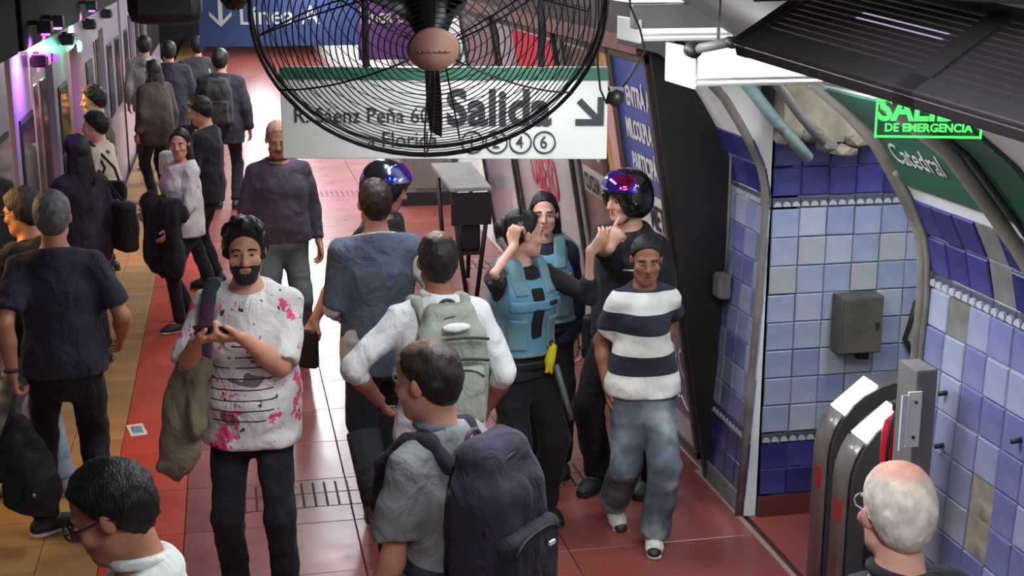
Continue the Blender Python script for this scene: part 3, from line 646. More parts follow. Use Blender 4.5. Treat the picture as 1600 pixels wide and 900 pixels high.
# bulkhead and rubble above the passage tiles
bk = struct(box('trim_4', (3.45, YF - 0.05, 2.22), (1.66, 0.16, 0.46), M_beige))
for i in range(9):
    c = on_y(1225 + i * 17 + random.uniform(-6, 6), 222 - 14 * math.sin(i * 0.9) + random.uniform(-8, 8), YF - 0.16); bm = bmesh.new(); bmesh.ops.create_icosphere(bm, subdivisions=1, radius=1)
    for v in bm.verts: v.co *= random.uniform(0.75, 1.15)
    bmesh.ops.transform(bm, matrix=Matrix.Translation(Vector(c)) @ Matrix.Diagonal((0.07, 0.06, 0.035, 1)), verts=bm.verts); bm_obj('plaster_chunk', bm, M_beige if i % 2 else M_cement, bk)
M_teal = ramp_mat('flaking_teal', [(0.35, (126, 158, 158)), (0.6, (150, 178, 176)), (0.7, (110, 104, 92))], 0.6, 9)
def pipe(name, label, pts, r, m, n=10): return tag(tube(name, pts, r, m, None, n), label, 'pipe')
pipe('water_pipe', 'flaking pale teal pipe slanting across the passage ceiling', [on_y(1150, 110, 5.75), on_y(1205, 180, 5.95), on_y(1262, 246, 6.15)], 0.030, M_teal)
pipe('conduit_pipe', 'grey conduit beside the flaking teal pipe over the passage', [on_y(1195, 105, 5.7), on_y(1250, 180, 5.95), on_y(1285, 222, 6.12)], 0.022, M_grey)
pipe('conduit_pipe', 'dark blue conduit curving down the white vault above the passage', [on_y(1290, 120, 5.35), on_y(1345, 165, 5.5), on_y(1372, 215, 5.7)], 0.016, mat('dark_blue_pipe', (62, 74, 92), 0.5))
SL = [(0.0, 3.20), (1.0, 3.52), (1.6, 3.70), (1.75, 3.77), (1.85, 3.83), (1.97, 3.89), (2.1, 3.95), (2.27, 4.01), (2.43, 4.06)]
pipe('conduit_pipe', 'thick pale grey conduit bent along the vault across the station name band', [(PX(z) - 0.062, y, z) for z, y in SL], 0.026, M_trim)
pipe('conduit_pipe', 'thin black conduit bent along the vault behind the thick grey one', [(PX(z) - 0.035, y - 0.07, z) for z, y in SL], 0.009, M_black)
tag(tube('loose_cable', [on_y(1432, 470, 6.305), on_y(1424, 500, 6.30), on_y(1414, 530, 6.30), on_y(1425, 552, 6.30), on_y(1438, 556, 6.305)], 0.014, M_black), 'black cable hanging loose on the bare olive plaster in the passage', 'cable')
tag(tube('loose_cable', [(2.585, 6.80, 1.9), (2.57, 6.76, 1.4), (2.57, 6.78, 1.18)], 0.008, M_cement), 'thin grey cable on the tiled strip beside the black pier', 'cable')
jb = thing('junction_box', 'small grey junction box on the tiled strip beside the black pier', 'box', (2.55, 6.76, 1.15)); box('body', (0, 0, 0), (0.06, 0.10, 0.13), M_cement, jb, None, 0.006); box('lid', (-0.034, 0, 0), (0.01, 0.085, 0.115), M_grey, jb)
# meter cabinet on the passage wall
p0 = on_y(1315, 465, YF - 0.12); p1 = on_y(1375, 550, YF - 0.12); c = (p0 + p1) / 2
mb = thing('meter_cabinet', 'brown grey metal cabinet mounted on the pale tiled passage wall', 'cabinet', (c[0], YF - 0.07, p1[2]))
w = p1[0] - p0[0]; hh = p0[2] - p1[2]; M_mb = ramp_mat('cabinet_paint', [(0.3, (74, 72, 68)), (0.7, (96, 92, 86))], 0.6, 5)
box('body', (0, 0, hh / 2), (w, 0.12, hh), M_mb, mb, None, 0.008); d_ = box('door', (0, -0.064, hh / 2), (w * 0.92, 0.012, hh * 0.94), M_mb, mb, None, 0.003); box('latch', (w * 0.34, -0.075, hh / 2), (0.015, 0.012, 0.03), M_black, d_)
box('outlet', (0.05, 0.02, -0.03), (0.06, 0.05, 0.04), M_black, mb, None, 0.004)
# wall pegs on the near tiled wall
for i, (px, py) in enumerate(((1480, 613), (1477, 695), (1595, 687))):
    q = on_x(px, py, PX(1.2) - 0.01); tag(tube('wall_bolt', [(PX(q[2]) - 0.0, q[1], q[2]), (PX(q[2]) - 0.045, q[1] + 0.005, q[2] - 0.006)], 0.010, M_black, None, 8), ('rusty bolt stub in the lavender tiles above the grey post', 'rusty bolt stub in the lavender tiles beside the white bracket', 'rusty bolt stub in the lavender tiles past the beige missing-tile patch')[i], 'bolt')

# ---- floor
def floor_mat(name, a, b, rough):
    m = ramp_mat(name, [(0.3, a), (0.7, b)], rough, 2.2, 6, 0.6); nt = m.node_tree; bs = nt.nodes['Principled BSDF']
    n = nt.nodes.new('ShaderNodeTexNoise'); n.inputs['Scale'].default_value = 5; n.inputs['Detail'].default_value = 6; r = nt.nodes.new('ShaderNodeMapRange')
    r.inputs['To Min'].default_value = rough * 0.75; r.inputs['To Max'].default_value = rough * 1.5
    nt.links.new(n.outputs['Fac'], r.inputs['Value']); nt.links.new(r.outputs['Result'], bs.inputs['Roughness']); return m
M_red = floor_mat('red_floor', (126, 64, 58), (146, 78, 70), 0.27); M_red2 = floor_mat('red_floor_b', (119, 60, 54), (139, 73, 66), 0.27)
M_band = floor_mat('orange_red_band', (168, 58, 38), (186, 70, 46), 0.30); M_yel = [floor_mat('yellow_tile', (150, 112, 62), (174, 134, 78), 0.34), floor_mat('yellow_tile_b', (142, 106, 60), (166, 128, 76), 0.34)]
floor = struct(box('floor', (0.65, 21.5, -0.25), (3.98, 49, 0.46), mat('floor_bed', (60, 40, 38), 0.8)))
struct(box('floor_passage', (3.5, (YN + YF) / 2, -0.10), (1.84, YF - YN + 0.3, 0.2), M_red))
def slab(x0, x1, y0, y1, m, name='slab', g=0.004):
    me = tile_mesh(x1 - x0 - g, y1 - y0 - g, m, 0.02, 0.003); put(name, me, Matrix.Translation(((x0 + x1) / 2, (y0 + y1) / 2, -0.02)), floor)
for j in range(-4, 34):
    y0 = 4.3 + j * 0.6
    for i, (x0, x1) in enumerate(((-0.33, 0.54), (0.54, 1.55), (1.55, 2.55))): slab(x0, x1, y0, y0 + 0.6, M_red if (i + j) % 2 else M_red2)
    slab(-0.73, -0.33, y0, y0 + 0.6, M_band, 'band_slab')
    for k in range(2):
        for i in range(2): slab(-1.32 + i * 0.295, -1.025 + i * 0.295, y0 + 0.3 * k, y0 + 0.3 * k + 0.3, M_yel[(i + j + k) % 2], 'platform_edge_tile')
slab(-0.73, 2.55, 24.7, 46, M_red); slab(-1.32, -0.73, 24.7, 46, M_yel[0]); slab(-1.32, 2.55, -3, 1.9, M_red)
M_groove = mat('groove_black', (28, 24, 24), 0.7)
for yc, x0, x1 in ((7.08, -0.02, 2.40), (12.4, 1.2, 2.4), (16.5, 0.3, 2.3)):
    n = int((x1 - x0) / 0.0625)
    for i in range(n): put('groove_bar', tile_mesh(0.013, 0.34, M_groove, 0.0025, 0.0008), Matrix.Translation((x0 + i * 0.0625, yc, 0)), floor)
    for dy in (-0.17, 0.02): put('groove_line', tile_mesh(x1 - x0, 0.006, M_groove, 0.0015, 0.0004), Matrix.Translation(((x0 + x1) / 2, yc + dy, 0)), floor)
put('threshold_strip', tile_mesh(0.028, 3.2, mat('threshold_stone', (150, 132, 118), 0.5), 0.004, 0.001), Matrix.Translation((2.53, 5.4, 0)), floor)
sx, sy = on_z(214, 672)[:2]
st = thing('floor_sticker', 'torn pale teal sticker on the red floor band beside the yellow edge', 'sticker', (sx, sy, 0.001))
box('backing', (0, 0, 0.001), (0.10, 0.22, 0.0015), mat('sticker_white', (206, 200, 190), 0.5), st, Matrix.Rotation(0.2, 3, 'Z')); box('picture', (0.0, 0.0, 0.0024), (0.065, 0.13, 0.001), mat('sticker_teal', (90, 150, 150), 0.4), st, Matrix.Rotation(0.2, 3, 'Z')); box('pink_mark', (-0.025, 0.04, 0.0032), (0.02, 0.05, 0.001), mat('sticker_pink', (200, 70, 130), 0.4), st)

# ---- leaning poster boards along the right wall
def BP(y, z, off=0.0): return Vector((2.53 - 0.163 * z - off, y, z))
B_up = Vector((-0.163, 0, 1)).normalized(); B_n = Vector((-1, 0, -0.163)).normalized()
def board_rect(name, y0, y1, z0, z1, m, parent, off, d=0.003):
    M = frame(BP(y1, z0) + B_n * off, (0, -1, 0), B_up); L = (z1 - z0) * math.sqrt(1 + 0.163 ** 2)
    return prism(name, [(0, 0), (y1 - y0, 0), (y1 - y0, L), (0, L)], M, d, m, parent)
def board_text(s, y, z, size, m, parent, off, sx=1.0, bold=0.0, name='lettering'):
    return text(name, s, size, m, frame(BP(y, z) + B_n * off, (0, -1, 0), B_up), parent, bold, 0.001, sx)
def poster(label, y0, y1, z0=0.10, z1=2.36, base=None):
    p = thing('billboard', label, 'billboard', BP(y0, 0), 0, 'leaning billboards along the right wall')
    q = []
    bm = bmesh.new(); R = Matrix.Rotation(-math.atan(0.163), 3, 'Y'); o = BP(y0, 0); c = (BP(y0, z0) + BP(y1, z1)) / 2 - B_n * 0.03
    bm_box(bm, c, (0.05, y1 - y0, (z1 - z0) * 1.013), R, 0.004); ob = bm_obj('panel', bm, base, p); q.append(ob)
    fm = mat('board_frame', (70, 60, 54), 0.5)
    for ya in (y0 + 0.02, y1 - 0.02):
        bm = bmesh.new(); bm_box(bm, (BP(ya, z0) + BP(ya, z1)) / 2, (0.03, 0.04, (z1 - z0) * 1.013), R); q.append(bm_obj('frame_side', bm, fm, p))
    for za in (z0 + 0.02, z1 - 0.02):
        bm = bmesh.new(); bm_box(bm, BP((y0 + y1) / 2, za), (0.03, y1 - y0, 0.04), R); q.append(bm_obj('frame_rail', bm, fm, p))
    p['parts_world'] = 1; return p, q
def settle(p):
    """children were modelled in world space: move them into the thing's own space"""
    M = p.matrix_basis.inverted()
    for c in p.children: c.data.transform(M)
    if 'parts_world' in p: del p['parts_world']
C_blue = mat('poster_blue', (52, 84, 150), 0.35); C_gold = ramp_mat('poster_gold', [(0.3, (96, 70, 30)), (0.5, (196, 148, 72)), (0.7, (226, 176, 140))], 0.35, 3, 4, 0.4, (1, 4, 0.8))
C_pur = ramp_mat('poster_purple', [(0.3, (92, 68, 112)), (0.7, (124, 96, 140))], 0.35, 3); C_pw = mat('poster_white', (214, 210, 206), 0.35, var=0.05); C_red = mat('poster_red', (206, 40, 60), 0.35); C_pk = mat('print_black', (40, 38, 42), 0.5, var=0)
C_grey = ramp_mat('poster_grey', [(0.3, (168, 164, 168)), (0.7, (206, 202, 202))], 0.35, 2); C_slate = mat('poster_slate', (96, 112, 122), 0.35); C_olive = mat('poster_olive', (150, 142, 70), 0.35); C_brown = ramp_mat('poster_brown', [(0.35, (70, 60, 58)), (0.65, (128, 108, 96))], 0.35, 4); C_salmon = mat('poster_salmon', (206, 160, 150), 0.35)
p, _ = poster('blue and purple billboard with white capital lettering, nearest the tiled passage', YB + 0.01, 7.66, base=C_blue)
board_rect('purple_print', YB + 0.05, 7.62, 0.30, 1.30, C_pur, p, 0.0); board_rect('white_print', YB + 0.05, 7.45, 1.34, 1.58, C_pw, p, 0.0); board_rect('grey_print', YB + 0.05, 7.62, 0.14, 0.30, C_grey, p, 0.0)
board_text('ENTRÁ A', 7.42, 2.06, 0.155, C_pw, p, 0.004, 0.72, 0.004); board_text('MILCOLPLA', 7.50, 1.87, 0.155, C_pw, p, 0.004, 0.60, 0.004); board_text('PARTICIPÁ', 7.46, 1.68, 0.155, C_pw, p, 0.004, 0.62, 0.004)
board_text('MET', 7.24, 1.39, 0.20, C_pk, p, 0.006, 0.7, 0.004); board_text('RO', 7.16, 0.56, 0.26, C_pw, p, 0.006, 0.62, -0.001)
tube('handwriting', [BP(7.2, 0.44) + B_n * 0.005, BP(7.14, 0.40) + B_n * 0.006, BP(7.1, 0.42) + B_n * 0.005, BP(7.02, 0.37) + B_n * 0.006, BP(6.95, 0.36) + B_n * 0.005], 0.006, C_pw, p, 6); settle(p)
p, _ = poster('golden photo billboard between the blue billboard and the grey one', 7.67, 8.10, base=C_gold)
board_rect('skin_tone_print', 7.75, 7.92, 0.9, 2.1, C_salmon, p, 0.0); settle(p)
p, _ = poster('grey billboard with white capitals over arched brown shapes', 8.11, 8.84, base=C_grey)
board_rect('brown_print', 8.16, 8.79, 0.2, 1.34, C_brown, p, 0.0); board_rect('dark_print', 8.16, 8.79, 1.52, 2.3, C_brown, p, 0.0); board_text('BUSCÁS', 8.76, 1.60, 0.28, C_pw, p, 0.004, 0.52, 0.005); board_text('CUCHA', 8.74, 1.36, 0.16, C_pk, p, 0.004, 0.7, 0.003)
prism('arch_print', [(0.10, 0), (0.42, 0), (0.42, 0.5)] + [(0.26 + 0.16 * math.cos(a), 0.5 + 0.2 * math.sin(a)) for a in np.linspace(0.3, math.pi - 0.3, 7)] + [(0.10, 0.5)], frame(BP(8.74, 0.3) + B_n * 0.004, (0, -1, 0), B_up), 0.002, C_salmon, p); settle(p)
p, _ = poster('pale billboard with red block, red capitals and slate blue foot', 9.06, 11.15, base=C_grey)
board_rect('red_print', 9.12, 10.45, 1.98, 2.30, C_red, p, 0.0); board_rect('slate_print', 9.12, 11.05, 0.14, 0.62, C_slate, p, 0.0); board_rect('olive_print', 9.12, 10.3, 0.30, 0.50, C_olive, p, 0.004); board_rect('slate_wedge', 9.12, 9.9, 0.62, 0.85, C_slate, p, 0.0)
board_text('OBJETO', 10.55, 1.10, 0.42, C_red, p, 0.004, 0.62, 0.012); settle(p)
p, _ = poster('dull blue glazed panel beyond the red lettered billboard', 11.3, 12.9, base=ramp_mat('glazed_panel', [(0.3, (84, 92, 108)), (0.7, (126, 132, 146))], 0.15, 3)); settle(p)
cor = struct(box('trim_5', (2.16, 9.9, 2.47), (0.16, 6.0, 0.20), M_brown))
pier = prism('wall_pier', [(2.53, 0), (2.15, 2.36), (2.06, 3.0), (2.42, 3.0), (2.60, 1.9), (2.60, 0)], Matrix(((1, 0, 0, 0), (0, 0, -1, YB - 0.005), (0, 1, 0, 0), (0, 0, 0, 1))), 0.05, M_black); struct(pier)
struct(box('added_dark_beam', (2.19, 6.44, 2.66), (0.42, 0.92, 0.46), M_black))  # black box added to darken the vault above the pier
# ---------------------------------------------------------------- train at the platform
TX = -1.36
M_tr = mat('train_enamel', (138, 126, 142), 0.32, var=0.05, coat=0.3); M_trd = mat('train_dark', (8, 7, 8), 0.8, spec=0.15); M_glass = mat('train_glass', (52, 54, 48), 0.12, var=0.2, spec=0.8); M_seal = mat('door_seal', (24, 22, 24), 0.7); M_steel = mat('brushed_steel', (150, 140, 130), 0.35, 0.8, var=0.1); M_tint = mat('train_interior', (196, 170, 120), 0.6)
def car(y0, y1, label, doors):
    c = thing('train_car', label, 'train car', (TX - 0.1, y0, 0.0)); ox = 0.1
    def bx(name, x, ya, yb, za, zb, m, par=None, dx=0.10, bev=0.0): return box(name, (x, (ya + yb) / 2 - y0 if par is None else (ya + yb) / 2 - y0, (za + zb) / 2), (dx, yb - ya, zb - za), m, par or c, None, bev)
    ds = sorted(doors); edges = [y0] + [v for d in ds for v in (d[0], d[1])] + [y1]
    for a, b_ in zip(edges[0::2], edges[1::2]):          # wall sections between the doors
        if b_ - a < 0.05: continue
        sec = bx('side_panel', 0.05, a, b_, -0.7, 2.26, M_tr)
        n = max(1, round((b_ - a - 0.3) / 0.95)); ww = (b_ - a) / n
        for i in range(n):
            wy = a + ww * (i + 0.5); w_ = bx('window', 0.102, wy - min(0.32, ww * 0.36), wy + min(0.32, ww * 0.36), 0.95, 1.80, M_seal, sec, 0.02, 0.004); bx('pane', 0.106, wy - min(0.29, ww * 0.33), wy + min(0.29, ww * 0.33), 0.98, 1.77, M_glass, w_, 0.02)
    bx('roof_edge', 0.02, y0, y1, 2.26, 2.62, M_trd, None, 0.36, 0.03)
    bx('lower_skirt', -0.05, y0, y1, -0.9, -0.06, M_trd, None, 0.2)
    bx('interior_wall', -1.5, y0, y1, -0.1, 2.26, M_tint, None, 0.06); bx('interior_floor', -0.75, y0, y1, -0.12, -0.04, M_trd, None, 1.5); bx('interior_ceiling', -0.75, y0, y1, 2.28, 2.34, M_tint, None, 1.5)
    for (a, b_, op) in ds:
        bx('door_lintel', 0.05, a, b_, 2.02, 2.26, M_tr)
        for s, (u, v) in enumerate(((a, (a + b_) / 2), ((a + b_) / 2, b_))):
            sh = (0 if not op else (-(v - u) * 0.86 if s == 0 else (v - u) * 0.86)); dx = 0.02 if not op else -0.03
            d = bx('door_leaf', 0.03 + dx - 0.02, u + 0.006 + sh, v - 0.006 + sh, -0.02, 2.0, M_steel, None, 0.05, 0.006)
            bx('pane', 0.03 + dx + 0.008, u + 0.12 + sh, v - 0.12 + sh, 0.75, 1.92, M_glass, d, 0.02, 0.003)
        bx('grab_pole', -0.25, (a + b_) / 2 - 0.02, (a + b_) / 2 + 0.02, 0.0, 2.2, M_steel, None, 0.04)
    return c
c1 = car(2.0, 9.08, 'train car with open doors beside the man carrying the dark bag', [(3.2, 4.5, False), (6.9, 8.2, True)])
c2 = car(9.30, 18.85, 'middle train car under the pink glow, with the green door lamp', [(10.3, 11.5, False), (12.6, 13.8, True), (15.1, 16.4, False)])
c3 = car(19.2, 30.0, 'train car beyond the gap past the grey hooded figure', [(20.6, 21.9, False), (24.0, 25.3, False)])
M_warm = emis('warm_tube', (255, 214, 150), 9.0)
for (ya, yb, tr, nm) in ((5.6, 8.8, c1, 'nearest'), (10.0, 17.6, c2, 'middle')):
    o = box('interior_lamp', (-0.55, (ya + yb) / 2 - tr.location.y, 2.25), (0.12, yb - ya, 0.03), M_warm, tr)
def area(name, loc, rot, sx, sy, e, col, parent=None):
    l = bpy.data.lights.new(name, 'AREA'); l.shape = 'RECTANGLE'; l.size = sx; l.size_y = sy; l.energy = e; l.color = lin(col)[:3]
    o = bpy.data.objects.new(name, l); link(o, parent); o.location = loc; o.rotation_euler = rot; return o
for (y_, z_, tr, e_) in ((7.5, 1.95, c1, 14), (13.2, 1.95, c2, 22)): area('door_light', (-0.5, y_ - tr.location.y, z_), (0, math.radians(-62), 0), 0.3, 1.0, e_, (255, 196, 120), tr)
def spot_lamp(label, py, z, col, e, m_em, dirv):
    """added lamp under the train eave, washes the car side in colour"""
    t = thing('added_wash_lamp', label, 'lamp', (TX + 0.20, py, z)); box('housing', (0.0, 0, 0), (0.09, 0.11, 0.08), M_black, t, None, 0.01); box('bracket', (-0.07, 0, 0.03), (0.055, 0.03, 0.03), M_black, t)
    lathe('lens', [(0.0, 0.0), (0.028, 0.0), (0.03, 0.012), (0.0, 0.016)], m_em, t, 12, frame((0.0, 0, -0.042), (0, 1, 0), (1, 0, 0)))
    if e:
        l = bpy.data.lights.new('lamp_light', 'SPOT'); l.energy = e; l.color = col; l.spot_size = 1.7; l.spot_blend = 0.8; l.shadow_soft_size = 0.05
        o = bpy.data.objects.new('lamp_light', l); link(o, t); o.location = (0.0, 0, -0.08); o.rotation_euler = Vector(dirv).to_track_quat('-Z', 'Y').to_euler()
    return t
def door_lamp(label, px, py, m, sz):
    q = on_x(px, py, TX + 0.04); t = thing('door_lamp', label, 'lamp', (TX + 0.005, q[1], q[2])); box('base', (0.01, 0, 0), (0.02, sz * 1.6, sz * 1.2), M_trd, t, None, 0.004); lathe('lens', [(0.0, 0.0), (sz * 0.55, 0.0), (sz * 0.45, 0.03), (0.0, 0.04)], m, t, 12, frame((0.02, 0, 0), (0, 1, 0), (0, 0, 1)))
    return t
E_green = emis('green_lamp', (60, 255, 170), 14); E_blue = emis('blue_lamp', (70, 30, 255), 9)
door_lamp('glowing green door lamp on the middle train car', 124, 72, E_green, 0.10)
door_lamp('tiny blue violet lamp on the middle train car', 86, 90, E_blue, 0.05)
gl = bpy.data.lights.new('green_glow', 'POINT'); gl.energy = 4; gl.color = (0.1, 1, 0.45); gl.shadow_soft_size = 0.05; go = bpy.data.objects.new('green_glow', gl); link(go); go.location = on_x(124, 72, TX + 0.15)
for i, (px, py) in enumerate(((62, 77), (105, 47), (140, 26), (166, 11))):
    q = on_x(px, py, TX + 0.06); t = thing('speaker_box', ('black speaker box on the train side beside the blue violet lamp', 'black speaker box on the train side above the green lamp', 'black speaker box on the train side past the green lamp', 'black speaker box on the train side beside the gap between cars')[i], 'speaker', (TX + 0.014, q[1], q[2] - 0.125), 0, 'black boxes along the train eave')
    box('case', (0.05, 0, 0.05), (0.10, 0.24, 0.09), M_black, t, None, 0.012); box('grille', (0.104, 0, 0.05), (0.01, 0.2, 0.065), M_dark, t); box('bracket', (0.02, 0, 0.10), (0.04, 0.06, 0.02), M_dark, t)
pk = emis('pink_lens', (255, 90, 200), 6); vl = emis('violet_lens', (150, 60, 255), 6)  # added lamps that lay the pink and violet wash on the train
spot_lamp('added pink lamp washing the train side near the gap between cars', 10.3, 2.40, (1.0, 0.16, 0.66), 190, pk, (-1.3, 0.5, -1))
spot_lamp('added violet lamp washing the train side near the gap between cars', 9.6, 2.40, (0.36, 0.10, 1.0), 190, vl, (-1.3, 0.0, -1))
spot_lamp('added lilac lamp washing the train side near the farther speaker boxes', 13.0, 2.40, (0.75, 0.25, 1.0), 190, vl, (-1.3, 0.4, -1))
vt = thing('added_violet_lamp', 'added violet lamp under the ceiling tinting the floor beyond the hanging exit sign', 'lamp', (1.25, 16.5, 2.75)); lathe('housing', [(0, 0.0), (0.07, 0.0), (0.08, 0.05), (0.06, 0.14), (0, 0.14)], M_black, vt, 16); lathe('lens', [(0, -0.012), (0.055, -0.01), (0.06, 0.0), (0, 0.0)], vl, vt, 16); tube('hanger', [(0, 0, 0.13), (0, 0, 0.3)], 0.01, M_black, vt, 6)  # added lamp, casts the violet glow on the floor
l = bpy.data.lights.new('lamp_light', 'SPOT'); l.energy = 260; l.color = (0.42, 0.12, 1.0); l.spot_size = 0.9; l.spot_blend = 0.8; l.shadow_soft_size = 0.06; o = bpy.data.objects.new('lamp_light', l); link(o, vt); o.location = (0, 0, -0.03)
# fascia hanging over the platform edge
M_void = mat('duct_black', (7, 6, 7), 0.9, spec=0.1)  # even near-black tone for the duct body
fs = thing('ceiling_duct', 'long black slatted duct hanging above the train roof', 'duct', (-1.75, 4.0, 2.75)); box('body', (-0.05, 6.5, 0.06), (0.9, 15.0, 0.12), M_void, fs)
for k in range(5): box('slat', (0.34 - 0.16 * k, 6.5, 0.13), (0.04, 15.0, 0.03), M_black, fs)

# ---------------------------------------------------------------- ceiling luminaires
E_tube = emis('fluorescent_tube', (245, 250, 255), 16.0)
def luminaire(label, c, ln, along, power, group=None, drop=0.25, glow=True):
    t = thing('ceiling_light', label, 'ceiling light', c, 0.0 if along == 'Y' else -math.pi / 2, group)
    box('housing', (0, 0, 0.045), (0.20, ln, 0.05), M_white, t, None, 0.008)
    for x in (-0.05, 0.05): tube('tube', [(x, -ln * 0.47, 0.006), (x, ln * 0.47, 0.006)], 0.014, E_tube, t, 8)
    for y in (-1, 1): box('end_cap', (0, y * (ln / 2 - 0.012), 0.012), (0.19, 0.022, 0.05), M_white, t); tube('hanger', [(0, y * ln * 0.35, 0.07), (0, y * ln * 0.35, 0.07 + drop)], 0.006, M_dark, t, 6)
    if power: area('tube_light', (0, 0, -0.02), (0, 0, 0), 0.16, ln * 0.94, power, (245, 248, 255), t)
    return t
for i in range(14):
    luminaire('twin tube fluorescent light in the row hanging over the platform', (0.87, 1.4 + i * 2.7, 2.86 if i > 0 else 2.95), 1.5, 'Y', 24 if i < 5 else 85, 'fluorescent lights in the row over the platform', 0.12)
# two fixtures in view, set crosswise beside the passage
def trough_light(label, pa, pb, Y, dy, hgt, lit):
    a = on_y(*pa, Y); b_ = on_y(*pb, Y); ln = b_[0] - a[0]; c = ((a[0] + b_[0]) / 2, Y, a[2]); t = thing('fluorescent_fixture', label, 'light fixture', c)
    bm = bmesh.new()
    V = [(-ln / 2, -dy / 2, 0), (ln / 2, -dy / 2, 0), (ln / 2, dy / 2, 0), (-ln / 2, dy / 2, 0), (-ln / 2, -dy * 0.36, hgt), (ln / 2, -dy * 0.36, hgt), (ln / 2, dy * 0.36, hgt), (-ln / 2, dy * 0.36, hgt)]
    mesh_obj('diffuser', V, [(3, 2, 1, 0), (4, 5, 6, 7), (0, 1, 5, 4), (1, 2, 6, 5), (2, 3, 7, 6), (3, 0, 4, 7)], lit, t)
    for z in (0.0, 0.018): box('rail', (0, -dy / 2 - 0.004, z + 0.004), (ln + 0.02, 0.012, 0.010), M_white, t, None, 0.003)
    for s in (-1, 1): box('end_plate', (s * (ln / 2 + 0.006), 0, hgt / 2), (0.012, dy * 1.02, hgt + 0.02), M_white, t, None, 0.004)
    tube('hanger', [(-ln * 0.3, 0, hgt), (-ln * 0.3, 0, hgt + 0.25)], 0.006, M_dark, t, 6); tube('hanger', [(ln * 0.3, 0, hgt), (ln * 0.3, 0, hgt + 0.25)], 0.006, M_dark, t, 6)
    return t
E_dif = emis('lit_diffuser', (250, 252, 255), 2.2); E_dif2 = emis('lit_diffuser_dim', (225, 240, 238), 1.1)
f1 = trough_light('bright white fluorescent fixture jutting from the black pier over the passage', (1066, 128), (1330, 128), 4.35, 0.30, 0.11, E_dif)
area('fixture_light', (0, 0, -0.02), (0, 0, 0), 0.55, 0.26, 9, (235, 245, 255), f1)
f2 = trough_light('grey backed fluorescent fixture above the black pier', (985, 60), (1150, 58), 5.2, 0.30, 0.07, E_dif2)
box('reflector', (0, -0.12, 0.09), (0.50, 0.05, 0.09), M_grey, f2, None, 0.006); box('top_glow', (0, 0.0, 0.15), (0.52, 0.26, 0.016), E_dif2, f2)
area('fixture_light', (0, 0, -0.02), (0, 0, 0), 0.45, 0.26, 5, (235, 245, 250), f2)
f3 = trough_light('pale fluorescent fixture above the brown cornice of the billboards', (930, 34), (975, 36), 8.0, 0.35, 0.10, E_dif2)
# lamp inside the tiled passage
pl = luminaire('fluorescent light inside the tiled passage', (3.1, 5.3, 2.48), 1.1, 'Y', 9, None, 0.06)
# hinged camera arm on the fixture
arm = thing('swivel_bracket', 'dark swivel bracket clamped on the bright fixture beside the pier', 'bracket', on_y(1082, 78, 4.15))
a0 = Vector(on_y(1082, 78, 4.15)); a1 = Vector(on_y(1142, 66, 4.05)); tube('arm', [(0, 0, 0), tuple(a1 - a0)], 0.016, M_grey, arm, 10); lathe('knuckle', [(0, -0.025), (0.024, -0.022), (0.026, 0.02), (0, 0.025)], M_dark, arm, 14, frame((0, 0, 0), (1, 0, 0), (0, 0, 1)) ); lathe('knuckle', [(0, -0.02), (0.018, -0.018), (0.02, 0.016), (0, 0.02)], M_dark, arm, 14, frame(tuple(a1 - a0), (1, 0, 0), (0, 0, 1)))

# ---------------------------------------------------------------- hanging exit sign
M_sign = mat('sign_white', (180, 182, 174), 0.5, var=0.03); M_sgreen = mat('sign_green', (38, 84, 64), 0.45, var=0.05); M_txt = mat('sign_black', (44, 44, 48), 0.5, var=0); M_rod = mat('rod_black', (30, 28, 30), 0.5)
def solve_y(px, py, z):
    return on_z(px, py, z)
sl_ = on_y(442, 248, 5.2); sr_ = on_z(948, 249, sl_[2]); ul = on_y(442, 105, 5.2)
xd = Vector(sr_ - sl_); SW = xd.length; SH = ul[2] - sl_[2]
sg = thing('exit_sign', 'white hanging exit sign with green band and street names behind the fan', 'sign', sl_, math.atan2(xd.y, xd.x))
box('panel', (SW / 2, 0.03, SH / 2), (SW, 0.06, SH), M_sign, sg, None, 0.004)
box('green_band', (SW / 2, -0.002, SH * 0.935), (SW, 0.008, SH * 0.13), M_sgreen, sg)
Tm = lambda x, z: frame((x * SW, -0.003, z * SH), (1, 0, 0), (0, 0, 1))
text('lettering', 'Salida', 0.185, M_txt, Tm(0.508, 0.385), sg, 0.006, 0.001, 0.93)
text('lettering', 'R. Sáenz Peña 600', 0.083, M_txt, Tm(0.038, 0.40), sg, 0.0, 0.001, 0.90)
text('lettering', 'a Florida', 0.083, M_txt, Tm(0.262, 0.135), sg, 0.0, 0.001, 0.92)
u = lambda x, z: (x * SW, z * SH)
for i, ch in enumerate('1246'):
    cx = 0.587 + i * 0.0735; tube('number_ring', [(cx * SW + 0.040 * math.cos(a), -0.004, 0.19 * SH + 0.040 * math.sin(a)) for a in np.linspace(0, 2 * math.pi, 28, endpoint=False)], 0.0032, M_txt, sg, 6, True)
    text('lettering', ch, 0.066, M_txt, Tm(cx - 0.0145, 0.125), sg, 0.0005, 0.001, 0.9)
ax0, az0 = 0.905 * SW, 0.62 * SH
prism('arrow', [(0, 0), (0.018, 0.018), (0.078, -0.042), (0.078, 0.022), (0.102, 0.022), (0.102, -0.084), (-0.004, -0.084), (-0.004, -0.060), (0.060, -0.060)], frame((ax0, -0.003, az0), (1, 0, 0), (0, 0, 1)), 0.0015, M_txt, sg)
for px in (570, 836):
    q = on_y(px, 60, 5.2); tube('hanging_rod', [(q[0] - sl_[0], 0.03, SH), (q[0] - sl_[0], 0.03, SH + 0.62)], 0.014, M_rod, sg, 10)
